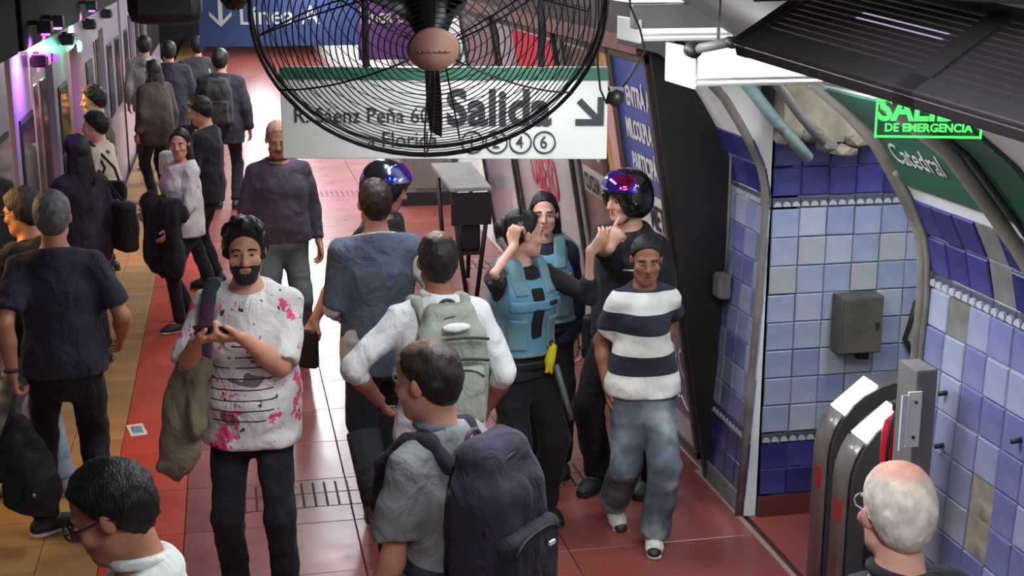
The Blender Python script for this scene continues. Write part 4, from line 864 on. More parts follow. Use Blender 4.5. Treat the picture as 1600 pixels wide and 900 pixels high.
# far line sign
s0 = on_y(312, 74, 13.0); s1 = on_y(560, 74, 13.0); s2 = on_y(648, 100, 13.0); M_ls = mat('line_blue', (44, 62, 104), 0.4); M_lp = mat('line_purple', (90, 52, 100), 0.4)
ls = thing('direction_sign', 'blue and purple hanging sign with white line names and arrow', 'sign', s0); W1 = s1[0] - s0[0]; W2 = s2[0] - s0[0]
box('blue_panel', (W1 / 2, 0.03, 0.30), (W1, 0.05, 0.60), M_ls, ls, None, 0.004); box('purple_panel', ((W1 + W2) / 2 + 0.002, 0.03, 0.23), (W2 - W1, 0.05, 0.74), M_lp, ls, None, 0.004)
text('lettering', 'Línea A', 0.24, M_sign, frame((0.36, -0.0, 0.20), (1, 0, 0), (0, 0, 1)), ls, 0.002, 0.003); text('lettering', 'Línea E', 0.20, M_sign, frame((W1 + 0.02, 0.0, 0.20), (1, 0, 0), (0, 0, 1)), ls, 0.002, 0.003, 0.72)
prism('arrow', [(0, 0.0), (0.10, 0.10), (0.10, 0.14), (0.02, 0.06), (0.02, 0.24), (-0.02, 0.24), (-0.02, 0.06), (-0.10, 0.14), (-0.10, 0.10)], frame((0.20, 0.0, 0.18), (1, 0, 0), (0, 0, 1)), 0.003, M_sign, ls)
for x in (0.3, W2 - 0.3): tube('hanging_rod', [(x, 0.03, 0.58), (x, 0.03, 0.9)], 0.015, M_rod, ls, 8)
# ---------------------------------------------------------------- wall fan
FC = Vector(on_y(672, 20, 2.35)); M_fan = mat('fan_black', (26, 24, 28), 0.4, var=0.1); M_cap = mat('fan_cap', (158, 118, 102), 0.5, var=0.05)
ax_ = Vector((0.02, -math.cos(math.radians(31)), -math.sin(math.radians(31)))); rx_ = Vector((math.cos(YAW * 0.5), -math.sin(YAW * 0.5), 0))
fan = thing('wall_fan', 'large black wire guarded fan with pinkish round cap', 'fan', FC); FM = frame((0, 0, 0), rx_, ax_.cross(rx_)); 
if (FM.to_3x3() @ Vector((0, 0, 1))).dot(ax_) < 0: FM = frame((0, 0, 0), rx_, -ax_.cross(rx_))
RF_ = 0.300
def guard(name, sgn, n, dep):
    bm = bmesh.new()
    for i in range(n):
        r = 0.050 + (RF_ - 0.050) * i / (n - 1); z = sgn * (0.02 + dep * (1 - (r / RF_) ** 2.4)); bm_tube(bm, [FM @ Vector((r * math.cos(a), r * math.sin(a), z)) for a in np.linspace(0, 2 * math.pi, 56, endpoint=False)], 0.00115 if sgn > 0 else 0.0009, 4, True)
    for k in range(6 if sgn > 0 else 4):
        for dl in ((-0.03, 0.03) if k % 2 == 0 else (0,)):
            a = 2 * math.pi * (k / (6 if sgn > 0 else 4)) + (0.50 if sgn > 0 else 0.2); bm_tube(bm, [FM @ Vector((r * math.cos(a + dl * (1 - r / RF_) * 3), r * math.sin(a + dl * (1 - r / RF_) * 3), sgn * (0.021 + dep * (1 - (r / RF_) ** 2.4)))) for r in np.linspace(0.045, RF_, 9)], 0.0017, 5)
    return bm_obj(name, bm, M_fan, fan, True)
guard('front_guard', 1, 26, 0.085); guard('rear_guard', -1, 13, 0.07)
bm = bmesh.new()
for z in (-0.012, 0.012): bm_tube(bm, [FM @ Vector((RF_ * 1.005 * math.cos(a), RF_ * 1.005 * math.sin(a), z)) for a in np.linspace(0, 2 * math.pi, 64, endpoint=False)], 0.0035, 6, True)
bm_obj('rim', bm, M_fan, fan, True)
lathe('cap', [(0, 0.100), (0.040, 0.100), (0.043, 0.106), (0.040, 0.112), (0, 0.114)], M_cap, fan, 28, FM)
tube('cap_script', [FM @ Vector((x, 0.002 * math.sin(x * 700), 0.1142)) for x in np.linspace(-0.028, 0.028, 30)], 0.0008, mat('cap_print', (120, 54, 50), 0.5), fan, 5)
lathe('motor', [(0, -0.20), (0.062, -0.195), (0.070, -0.17), (0.070, -0.06), (0.05, -0.03), (0.028, 0.05), (0, 0.055)], M_fan, fan, 24, FM)
for a in (math.radians(273), math.radians(33), math.radians(153)):
    V = []; 
    for r in np.linspace(0.03, 0.262, 7):
        wv = 0.020 + 0.045 * math.sin((r - 0.03) / 0.232 * math.pi * 0.75); tw = 0.020 - 0.028 * r / 0.26
        for s in (-1, 1): V.append(FM @ Vector((r * math.cos(a) - s * wv * 0.20 * math.sin(a), r * math.sin(a) + s * wv * 0.20 * math.cos(a), s * (tw + 0.018))))
    F = [(2 * i, 2 * i + 1, 2 * i + 3, 2 * i + 2) for i in range(6)]
    o = mesh_obj('blade', V, F, M_fan, fan, True); sm = o.modifiers.new('solid', 'SOLIDIFY'); sm.thickness = 0.002
tube('bracket', [FM @ Vector((0, 0.02, -0.17)), FM @ Vector((0, 0.12, -0.24)), FM @ Vector((0, 0.30, -0.26)), Vector((0, 0.15, 0.5))], 0.018, M_fan, fan, 10)
tube('cable', [FM @ Vector((0.12, 0.1, -0.18)), FM @ Vector((0.17, 0.02, -0.16)), FM @ Vector((0.16, -0.05, -0.14)), FM @ Vector((0.28, -0.03, -0.05))], 0.003, M_fan, fan, 6)
# hanging cable with a small clip-on device beside the fan
dv = Vector(on_y(962, 152, 2.6)); cb = thing('hanging_camera', 'small dark device dangling on a looped black cable beside the fan', 'device', dv)
lathe('housing', [(0, -0.018), (0.014, -0.016), (0.018, 0.0), (0.012, 0.014), (0, 0.018)], M_dark, cb, 14, Matrix.Rotation(0.5, 4, 'Y')); box('clip', (0.0, 0, 0.016), (0.028, 0.014, 0.008), M_grey, cb)
tube('cable', [Vector(on_y(x, y, 2.6)) - dv for x, y in ((934, -40), (936, 30), (934, 100), (938, 140), (948, 162), (958, 158))], 0.0022, M_black, cb, 6); tube('cable', [Vector(on_y(x, y, 2.6)) - dv for x, y in ((966, 146), (985, 120), (1008, 80), (1000, 45), (985, 10), (980, -40))], 0.0022, M_black, cb, 6)
# ---------------------------------------------------------------- slatted black housing, upper right
L0 = Vector(on_y(1146, 66, 2.60)); L1 = Vector(on_y(1600, 201, 1.98)); e1 = (L1 - L0); LL = e1.length * 1.6; e1.normalize(); L2 = Vector(on_y(1205, -22, 2.74)); e2 = (L2 - L0); e2 = (e2 - e1 * e2.dot(e1)); LH = e2.length * 1.3; e2.normalize()
LM = frame((0, 0, 0), e1, e2); lv = thing('slatted_housing', 'black slatted light housing hanging in front of the green sign', 'light housing', L0)
if (LM.to_3x3() @ Vector((0, 0, 1))).dot(Vector((0, 0, CAMH)) - L0) < 0: FLP = -1
else: FLP = 1
def lbox(name, x0, x1, y0, y1, z0, z1, m, bev=0.0):
    bm = bmesh.new(); bm_box(bm, ((x0 + x1) / 2, (y0 + y1) / 2, FLP * (z0 + z1) / 2), (x1 - x0, y1 - y0, z1 - z0), None, bev); bmesh.ops.transform(bm, matrix=LM, verts=bm.verts); return bm_obj(name, bm, m, lv)
M_lh = mat('housing_black', (34, 31, 33), 0.5, var=0.15)
lbox('front_rail', 0, LL, -0.0, 0.052, -0.03, 0.008, M_lh, 0.004); lbox('backing', 0, LL, 0.0, LH, -0.006, -0.003, emis('housing_diffuser', (200, 186, 200), 0.9))
lbox('end_rail', 0, 0.03, 0.0, LH, -0.03, 0.008, M_lh); 
xm = 0.53 * (L1 - L0).length; lbox('middle_rail', xm * 1.13, xm * 1.13 + 0.045, 0.0, LH, -0.03, 0.008, M_lh)
ns = 12; pitch_ = 0.0185
for k in range(ns):
    y = 0.055 + k * pitch_; lbox('slat', 0.0, LL, y, y + pitch_ - 0.0048, -0.0015, 0.0025, M_lh, 0.0)
lbox('top_rail', 0, LL, 0.055 + ns * pitch_, LH, -0.03, 0.02, M_lh)
tb = lbox('lit_tube', 0.17, 0.375, 0.055 + 5.62 * pitch_, 0.055 + 7.05 * pitch_, -0.003, -0.0015, emis('housing_tube', (225, 215, 255), 9))
# ---------------------------------------------------------------- glowing emergency sign and the station name band
E_g = emis('green_glow_letters', (74, 255, 96), 1.5); M_acr = mat('clear_acrylic', (70, 120, 80), 0.1, var=0, alpha=0.10)
g0 = Vector(on_y(1366, 215, 2.9)); g1 = Vector(on_z(1533, 217, g0.z)); gd = g1 - g0; GW = gd.length; GH = 0.155
es = thing('emergency_exit_sign', 'glowing green emergency exit sign on clear acrylic under the black housing', 'sign', g0, math.atan2(gd.y, gd.x))
box('acrylic_panel', (GW / 2, 0.006, GH / 2), (GW, 0.006, GH), M_acr, es); 
for nm, c, s in (('border', (GW / 2, 0, 0.003), (GW, 0.006, 0.0045)), ('border', (0.002, 0, GH / 2), (0.004, 0.006, GH)), ('border', (GW - 0.002, 0, GH / 2), (0.004, 0.006, GH)), ('border', (GW / 2, 0, GH - 0.003), (GW, 0.006, 0.0045))): box(nm, c, s, E_g, es)
text('lettering', 'SALIDA', 0.076, E_g, frame((GW / 2, 0.0, 0.041), (1, 0, 0), (0, 0, 1)), es, 0.0022, 0.001, 0.92, 'CENTER'); text('lettering', 'DE EMERGENCIA', 0.026, E_g, frame((GW / 2, 0.0, 0.015), (1, 0, 0), (0, 0, 1)), es, 0.0006, 0.001, 1.0, 'CENTER')
box('top_mount', (GW / 2, 0.006, GH + 0.02), (GW, 0.03, 0.04), M_dark, es); tube('hanger', [(GW / 2, 0.006, GH + 0.03), (GW / 2, 0.006, GH + 0.25)], 0.008, M_dark, es, 8)
nb_ = thing('station_name_band', 'green station name band curved on the white vault past the passage', 'sign', (PX(2.0), 4.6, 2.0)); zz = np.linspace(2.06, 2.42, 9); V = []; F = []
for q, off in enumerate((0.016, 0.002)):
    for z in zz:
        for y in (4.66, 3.70): V.append((PX(z) - off - PX(2.0), y - 4.6, z - off * 0.4 - 2.0))
n = len(zz)
for i in range(n - 1): F += [(2 * i, 2 * i + 1, 2 * i + 3, 2 * i + 2), (2 * n + 2 * i + 2, 2 * n + 2 * i + 3, 2 * n + 2 * i + 1, 2 * n + 2 * i)]
for s in (0, 1): F += [(2 * i + s, 2 * i + 2 + s, 2 * n + 2 * i + 2 + s, 2 * n + 2 * i + s) for i in range(n - 1)]
F += [(0, 2 * n, 2 * n + 1, 1), (2 * n - 2, 2 * n - 1, 4 * n - 1, 4 * n - 2)]
mesh_obj('band', V, F, M_sgreen, nb_); tt = PT(2.17)
text('lettering', 'Catedral', 0.135, M_sign, frame((PX(2.155) - 0.022 - PX(2.0), 4.605 - 4.6, 0.150), (0, -1, 0), tt), nb_, 0.0, 0.001, 0.80)
# ---------------------------------------------------------------- exit gates in the passage mouth
M_gate = ramp_mat('gate_steel', [(0.3, (104, 98, 96)), (0.7, (138, 130, 126))], 0.3, 4); M_gate.node_tree.nodes['Principled BSDF'].inputs['Metallic'].default_value = 0.35; M_gside = mat('gate_side', (84, 82, 84), 0.35, 0.3); E_pan = emis('gate_panel_lit', (245, 242, 255), 3.2)
def gate(label, x0, y0, wd, hgt, ln, slot):
    t = thing('exit_gate', label, 'turnstile', (x0, y0, 0), 0, 'exit gates in the passage mouth'); r = 0.34
    arc = [(r - r * math.cos(a), hgt - r + r * math.sin(a)) for a in np.linspace(0, math.pi / 2, 9)]
    prof = [(0, 0)] + arc + [(ln, hgt), (ln, 0)]
    prism('body', prof, Matrix(((1, 0, 0, 0), (0, 0, 1, 0), (0, 1, 0, 0), (0, 0, 0, 1))), wd, M_gside, t)
    V = []; F = []                                                     # bright front strip over the curve
    q = [(0, 0)] + arc[:4]
    for i, (x, z) in enumerate(q):
        for y in (0.012, wd - 0.012): V.append((x - 0.006, y, z + 0.002))
    for i in range(len(q) - 1): F.append((2 * i, 2 * i + 1, 2 * i + 3, 2 * i + 2))
    o = mesh_obj('front_cover', V, F, M_gate, t, True); sm = o.modifiers.new('solid', 'SOLIDIFY'); sm.thickness = 0.01
    a = arc[3]; b_ = arc[6]; d = Vector((b_[0] - a[0], 0, b_[1] - a[1])); M = frame((a[0] - 0.004, 0.015, a[1] + 0.016), (0, 1, 0), d); L = d.length
    prism('lit_panel', [(0, 0), (wd - 0.03, 0), (wd - 0.03, L), (0, L)], M, 0.012, E_pan, t)
    box('slot', (0.10, -0.004, 0.42), (0.06, 0.01, 0.10), M_black, t); box('red_marker', (-0.012, wd / 2, 0.60), (0.012, wd * 0.4, 0.10), mat('marker_red', (150, 34, 34), 0.4), t, None, 0.003)
    return t
gate('rear steel exit gate cabinet with a lit white panel beside the dark blue passage tiles', 2.535, 5.30, 0.16, 1.05, 0.72, True)
gate('front steel exit gate cabinet with a lit white panel beside the red extinguisher', 2.46, 4.93, 0.16, 1.06, 0.72, True)
# grey post with white bracket
pa = on_y(1431, 578, 4.30); pb = on_y(1464, 578, 4.30)
ps = thing('grey_post', 'grey steel post with a folded white bracket in front of the tiled wall', 'post', ((pa[0] + pb[0]) / 2, 4.36, 0)); W_ = pb[0] - pa[0]; box('column', (0, 0.0, pa[2] / 2), (W_, 0.14, pa[2]), mat('post_grey', (116, 113, 112), 0.5), ps, None, 0.006)
k0 = on_y(1424, 622, 4.22); k1 = on_y(1453, 622, 4.22); kz = on_y(1430, 708, 4.22)[2]; wbr = box('bracket', ((k0[0] + k1[0]) / 2 + 0.012 - ps.location.x, -0.078, (k0[2] + kz) / 2), (0.052, 0.008, k0[2] - kz), M_white, ps); 
pr_ = prism('bracket_lip', [(0, 0), (0.045, 0.012), (0.045, k0[2] - kz - 0.01), (0, k0[2] - kz + 0.0)], frame((k0[0] - 0.020 - ps.location.x, -0.105, kz), (0.8, 0.6, 0), (0, 0, 1)), 0.006, M_white, ps)
for z in (0.18, 0.82): lathe('bracket_bolt', [(0, 0), (0.006, 0), (0.006, 0.006), (0, 0.007)], M_black, ps, 10, frame(((k0[0] + k1[0]) / 2 + 0.014 - ps.location.x, -0.082, kz + (k0[2] - kz) * z), (1, 0, 0), (0, 0, 1)))
# fire extinguisher hanging beside the post
xq = on_y(1402, 640, 4.60); M_fire = mat('extinguisher_red', (196, 20, 40), 0.25, var=0.05, coat=0.5)
fe = thing('fire_extinguisher', 'red fire extinguisher hanging between the exit gates and the grey post', 'fire extinguisher', (xq[0] + 0.012, 4.62, xq[2] - 0.50)); lathe('cylinder', [(0, 0), (0.050, 0.0), (0.055, 0.02), (0.055, 0.40), (0.045, 0.445), (0.02, 0.47), (0.018, 0.49), (0, 0.49)], M_fire, fe, 20)
box('valve', (0, 0, 0.505), (0.035, 0.03, 0.035), M_black, fe, None, 0.004); tube('hose', [(-0.01, -0.02, 0.50), (-0.05, -0.05, 0.46), (-0.06, -0.055, 0.36), (-0.058, -0.05, 0.2)], 0.008, M_black, fe, 8); tube('pin_ring', [(-0.05 + 0.016 * math.cos(a), -0.062, 0.24 + 0.016 * math.sin(a)) for a in np.linspace(0, 2 * math.pi, 16, endpoint=False)], 0.002, M_steel, fe, 6, True); box('label_plate', (0, -0.0555, 0.24), (0.05, 0.004, 0.10), M_sign, fe)
box('wall_hook', (0.05, 0.04, 0.46), (0.03, 0.03, 0.06), M_black, fe)
# ---------------------------------------------------------------- kiosk, folding table, far things
kx0 = on_y(627, 320, 15.5)[0]
kk = thing('kiosk', 'grey kiosk with dark base at the far end of the billboards', 'kiosk', ((kx0 + 2.46) / 2, 15.9, 0)); KW = 2.46 - kx0; M_kg = mat('kiosk_grey', (122, 116, 108), 0.6, var=0.08)
box('body', (0, 0, 1.03), (KW, 0.8, 1.76), M_kg, kk, None, 0.01); box('base', (0, -0.01, 0.075), (KW + 0.02, 0.82, 0.15), M_black, kk); box('corner_post', (-KW / 2 + 0.02, -0.405, 1.03), (0.04, 0.02, 1.76), M_grey, kk); d_ = box('door', (0.05, -0.405, 1.0), (KW * 0.6, 0.02, 1.6), M_kg, kk, None, 0.004); box('handle', (0.2, -0.42, 1.0), (0.02, 0.02, 0.12), M_dark, d_); box('roof', (-0.03, 0, 1.94), (KW, 0.9, 0.08), M_dark, kk)
tbx = (on_z(705, 300, 0.95) + on_z(768, 298, 0.95)) / 2
tb_ = thing('folding_stand', 'dark folding stand with pale slanted top beside the glazed panel', 'stand', (tbx[0], tbx[1], 0)); tw = abs(on_z(768, 298, 0.95)[0] - on_z(705, 300, 0.95)[0])
prism('top', [(-tw / 2, 0), (tw / 2, 0), (tw / 2, 1.0), (-tw / 2 - 0.02, 1.0)], frame((0, 0, 0.95), (1, 0, 0), (0, 1, 0.06)), 0.03, mat('stand_top', (160, 160, 156), 0.4), tb_); box('front_apron', (0, 0.02, 0.80), (tw, 0.03, 0.27), M_dark, tb_)
for sx_ in (-1, 1): tube('leg', [(sx_ * tw * 0.44, 0.03, 0.85), (sx_ * tw * 0.12, 0.02, 0.03)], 0.02, M_black, tb_, 8); tube('leg', [(sx_ * tw * 0.44, 0.85, 0.93), (sx_ * tw * 0.3, 0.8, 0.02)], 0.02, M_black, tb_, 8)
box('shelf', (0, 0.2, 0.42), (tw * 0.62, 0.35, 0.03), M_dark, tb_); wb = box('stacked_case', (0.0, 0.2, 0.55), (tw * 0.5, 0.3, 0.22), M_black, tb_, None, 0.02)
# things under the ceiling
q = on_y(258, 2, 8.0); sp = thing('hanging_loudspeaker', 'dark rounded loudspeaker hanging over the platform behind the fan', 'loudspeaker', q); bm = bmesh.new(); bm_box(bm, (0, 0, 0), (0.40, 0.3, 0.24), None, 0.07); bm_obj('case', bm, M_black, sp, True); box('grille', (0, -0.152, 0), (0.28, 0.01, 0.13), M_dark, sp); tube('hanger', [(0, 0, 0.1), (0, 0, 0.4)], 0.015, M_black, sp, 8)
q = on_y(366, -8, 5.0); dm = thing('dome_camera', 'black dome camera hanging over the platform left of the fan', 'camera', q); lathe('dome', [(0, -0.055), (0.03, -0.047), (0.052, -0.02), (0.055, 0.0), (0, 0.0)], mat('dome_glass', (14, 13, 15), 0.1, var=0), dm, 20); lathe('mount', [(0, 0), (0.062, 0.0), (0.062, 0.03), (0.03, 0.05), (0, 0.05)], M_black, dm, 20); tube('hanger', [(0, 0, 0.04), (0, 0, 0.25)], 0.012, M_black, dm, 8)
gq = on_y(765, 32, 19.0); ge = thing('far_exit_sign', 'small lit green sign hanging beyond the grey kiosk', 'sign', gq); box('panel', (0, 0, 0), (0.5, 0.05, 0.42), emis('far_green', (70, 190, 110), 0.9), ge); box('frame', (0, 0.01, 0), (0.56, 0.04, 0.48), M_dark, ge); tube('hanger', [(0, 0, 0.2), (0, 0, 0.8)], 0.015, M_dark, ge, 6)
for i, (pp, r) in enumerate((([(1180, -14, 2.4), (1420, -22, 2.2), (1640, -10, 2.0)], 0.02),)):
    pipe('ceiling_pipe', 'dark pipe running above the black slatted housing', [on_y(*a) for a in pp], r, M_black)
# ---------------------------------------------------------------- people
SK1 = skin_mat('skin_warm', (196, 142, 116)); SK2 = skin_mat('skin_tan', (172, 120, 94)); SK3 = skin_mat('skin_fair', (214, 166, 144)); SK4 = skin_mat('skin_brown', (146, 98, 76)); SK5 = skin_mat('skin_rosy', (222, 168, 148))
H_bk = hair_mat('hair_black', (26, 22, 22)); H_br = hair_mat('hair_brown', (44, 32, 27)); H_gr = hair_mat('hair_grey', (92, 90, 92), 0.6); H_wh = hair_mat('hair_white', (214, 206, 194), 0.7); H_dg = hair_mat('hair_dark_grey', (54, 52, 54), 0.6)
BEARD = mat('beard_black', (24, 18, 16), 0.7, var=0.3, scale=40, bump=0.6, bscale=120)
def C(name, col, **k): return cloth(name, col, **k)
S_bk = dict(m=mat('shoe_black', (30, 29, 31), 0.6), sole=mat('sole_black', (26, 26, 26), 0.7)); S_dw = dict(m=mat('shoe_dark', (44, 44, 48), 0.7), sole=mat('sole_white', (206, 204, 198), 0.6)); S_gw = dict(m=mat('shoe_grey', (150, 148, 146), 0.7), sole=mat('sole_pale', (200, 196, 190), 0.6))
S_sn = dict(m=mat('sneaker_white', (196, 198, 186), 0.6, var=0.25, scale=22), sole=mat('sole_offwhite', (214, 210, 200), 0.6), toe=mat('sneaker_black', (36, 34, 36), 0.5), laces=True)
K_bk = C('black_denim', (34, 32, 38)); K_nv = C('navy_cotton', (46, 46, 62)); K_bl = C('black_cotton', (30, 28, 32)); K_uni = C('uniform_black', (36, 35, 42)); K_jn = ramp_mat('blue_jeans', [(0.36, (70, 80, 92)), (0.52, (98, 110, 122)), (0.68, (158, 168, 172))], 0.9, 5.0, 4, 0.2, bump=0.5); K_jl = ramp_mat('light_jeans', [(0.35, (104, 122, 150)), (0.7, (160, 174, 190))], 0.9, 3.5, 4, 0.2, bump=0.5); K_js = ramp_mat('grey_green_jeans', [(0.35, (78, 90, 94)), (0.6, (112, 124, 124)), (0.75, (146, 154, 150))], 0.9, 3.2, 4, 0.2, bump=0.5)
K_wh = C('white_cotton', (212, 212, 212), var=0.06)
def at_h(px, py, h): return on_z(px, py, h)[:2]
def at_y(px, py, Y): q = on_y(px, py, Y); return q[:2], q[2]
def worn(K, name, label, cat, base, group=None):
    """a thing carried by a person: its Empty stands at its own base, its parts are modelled in the wearer's space"""
    t = thing(name, label, cat, K.wor(base), math.radians(K.face), group); OFF[t.name] = tuple(float(v) for v in base); t['x'] = 1; del t['x']; return t
def wtube(K, t, name, pts, r, m, n=8, parent=None, close=False, r2=None):
    o = np.array(OFF[t.name]); return tube(name, [np.asarray(p) - o for p in pts], r, m, parent or t, n, close, r2)
def patch(K, name, g, x0, x1, z0, z1, m, parent, front=True, h=0.0095, fr=0.0):
    U = K.U; F = Field([p for p in K.torso(g)], h); F.cut(U(x1, 0, 1.2), K.lat); F.cut(U(x0, 0, 1.2), -K.lat); F.cut(U(0, 0, z1), K.upv); F.cut(U(0, 0, z0), -K.upv); F.cut(U(0, fr if front else -fr, 1.2), -K.fwd if front else K.fwd)
    return fld_obj(name, F, m, parent)
def backpack(K, label, m, m2, w=0.15, hgt=0.23, d=0.085, z=1.20, back=0.13, loop=None, soft=0.05, xoff=0.0):
    U = K.U; S = K.S; c = U(xoff, -back - d, z); t = worn(K, 'backpack', label, 'backpack', U(xoff, -back - d, z - hgt))
    c = U(xoff, -back - d, z - hgt * 0.12)
    F = Field([rbox(c, v3((w, d, hgt * 0.88)) * S, K.Rt, soft * 1.3, 0.03), rbox(U(xoff, -back - d * 0.85, z + hgt * 0.55), v3((w * 0.74, d * 0.75, hgt * 0.55)) * S, K.Rt, soft * 0.9, 0.06)], 0.0115); F.wrinkle(0.008, 9); F.wrinkle(0.004, 20); fld_obj('main_bag', F, m, t)
    F = Field([rbox(U(xoff, -back - d * 2.0, z - hgt * 0.38), v3((w * 0.8, d * 0.42, hgt * 0.5)) * S, K.Rt, min(soft, d * 0.3), 0.02)], 0.0105); F.wrinkle(0.006, 11); pk_ = fld_obj('front_pocket', F, m2, t)
    wtube(K, t, 'zip', [U(xoff + w * 0.74 * x, -back - d * 2.42, z - hgt * 0.38 + hgt * (0.46 - 0.14 * abs(x) ** 3)) for x in np.linspace(-1, 1, 9)], 0.004, M_black, 6, pk_)
    wtube(K, t, 'zip', [U(xoff + w * 0.92 * math.sin(a), -back - d * 1.55, z + hgt * (0.10 + 0.82 * math.cos(a))) for a in np.linspace(-1.5, 1.5, 13)], 0.0045, M_black, 6)
    wtube(K, t, 'carry_loop', [U(xoff + 0.035 * math.cos(a), -back - 0.02, z + hgt * 0.98 + 0.03 * math.sin(a)) for a in np.linspace(0, math.pi, 9)], 0.008, loop or M_black, 8)
    for sd in (1, -1):
        pts = [U(0.085 * sd, -back + 0.01, 1.40), U(0.098 * sd, -0.05, 1.468), U(0.105 * sd, 0.03, 1.455), U(0.112 * sd, 0.115, 1.37), U(0.128 * sd, 0.125, 1.25), U(0.160 * sd, 0.07, 1.12), U(0.155 * sd, -0.06, 1.05), U(0.12 * sd, -back, 1.04)]
        P = [cone(a, b_, 0.026 * S, 0.026 * S, 0.02, None) for a, b_ in zip(pts, pts[1:])]
        F = Field(P, 0.010); fld_obj('strap', F, m2, t)
    return t
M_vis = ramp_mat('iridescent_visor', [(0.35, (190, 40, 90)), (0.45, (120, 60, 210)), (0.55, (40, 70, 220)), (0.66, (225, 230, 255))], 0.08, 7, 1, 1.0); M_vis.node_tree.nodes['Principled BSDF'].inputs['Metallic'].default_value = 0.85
M_hel = mat('helmet_black', (22, 22, 26), 0.18, var=0.1, coat=0.8)
def helmet(K):
    S = K.S; F = Field([ell(K.Hd(0, -0.012, 0.032), v3((0.122, 0.140, 0.126)) * S, K.Rh), ell(K.Hd(0, -0.03, -0.03), v3((0.116, 0.116, 0.096)) * S, K.Rh, 0.04), rbox(K.Hd(0, 0.115, -0.045), v3((0.060, 0.10, 0.085)) * S, K.Rh, 0.03, 0.02, 's')], 0.0085)
    F.cut(K.Hd(0, 0, -0.098), K.Rh @ nrm((0, 0.15, -1))); hm = fld_obj('helmet', F, M_hel, K.root)
    F = Field([ell(K.Hd(0, -0.008, 0.036), v3((0.125, 0.146, 0.130)) * S, K.Rh)], 0.007); F.cut(K.Hd(0, 0.02, 0), K.Rh @ nrm((0, -1, -0.25))); F.cut(K.Hd(0, 0, 0.040), K.Rh @ nrm((0, 0.2, -1))); F.cut(K.Hd(0, 0, 0.130), K.Rh @ nrm((0, -0.5, 1)))
    fld_obj('visor', F, M_vis, hm)
    for sd in (1, -1): tube('chin_strap', [K.Hd(0.072 * sd, 0.01, -0.07), K.Hd(0.05 * sd, 0.045, -0.105), K.Hd(0.0, 0.06, -0.125)], 0.006, M_black, hm, 6)
def glasses(K, m, hm=None):
    H = K.Hd; par = None
    for sd in (1, -1):
        o = tube('glasses', [H(0.033 * sd + 0.023 * math.cos(a), 0.104, 0.002 + 0.018 * math.sin(a)) for a in np.linspace(0, 2 * math.pi, 18, endpoint=False)], 0.0024, m, K.root, 6, True)
        tube('temple', [H(0.056 * sd, 0.102, 0.006), H(0.078 * sd, 0.05, 0.008), H(0.083 * sd, -0.01, 0.010), H(0.080 * sd, -0.03, -0.01)], 0.0026, m, o, 6)
    tube('bridge', [H(-0.010, 0.105, 0.006), H(0, 0.110, 0.009), H(0.010, 0.105, 0.006)], 0.0022, m, o, 6)
def wristband(K, sd, m, r=0.032):
    w = K.wri[sd]; d = nrm(w - K.elb[sd]); a = nrm(np.cross(d, (0.3, 0.2, 1))); b_ = np.cross(d, a); c = w - d * 0.025
    o = tube('watch', [c + (a * math.cos(t) + b_ * math.sin(t)) * r * K.S for t in np.linspace(0, 2 * math.pi, 16, endpoint=False)], 0.009, m, K.root, 8, True); return o

# man in navy tee, seen from behind
pxy = np.array((-0.86, 6.80))
N1 = person('man in plain navy tee and black trousers seen from behind, holding a dark bag', pxy, 4, 1.79, SK2, dict(m=K_nv, sleeve=0.78, hem=0.86, loose=0.020), dict(m=K_bk, loose=0.016), S_dw, dict(style='short', m=H_gr, t=0.010), head=(-4, 4, 0), wide=1.06, fat=0.012,
            feet={'R': (0.11, -0.12, 0), 'L': (0.15, 0.06, 0, 0, 60)}, R=dict(l=(0.27, 0.16, 0.96)), L=dict(w=on_y(20, 585, 6.62), pose='hold'), eyes=False)
wristband(N1, -1, M_black)
q = N1.wri[-1] + N1.hd[-1] * 0.09
bgt = worn(N1, 'holdall_bag', 'limp black bag hanging from the hand of the navy tee man', 'bag', q + np.array([0.02, 0, -0.62])); b0 = q
F = Field([cone(b0 + v3((0.0, 0, -0.16)), b0 + v3((0.04, 0.0, -0.50)), 0.07, 0.14, 0.06, ((0, 1, 0), 0.5)), cone(b0 + v3((-0.02, 0, -0.30)), b0 + v3((0.05, -0.01, -0.52)), 0.09, 0.10, 0.06, ((0, 1, 0), 0.6))], 0.012); F.wrinkle(0.022, 8, (1.6, 1.6, 0.7)); F.wrinkle(0.008, 18); fld_obj('bag_body', F, C('bag_black', (30, 30, 34), rough=0.6), bgt)
for s in (-1, 1): wtube(N1, bgt, 'handle', [b0 + v3((0.0, 0.015 * s, 0.0)), b0 + v3((-0.03, 0.03 * s, -0.10)), b0 + v3((-0.04 + 0.05 * s, 0.02 * s, -0.24))], 0.010, M_black)
wtube(N1, bgt, 'buckle', [b0 + v3((0.04, -0.085, -0.50)), b0 + v3((0.055, -0.088, -0.51))], 0.010, M_steel)
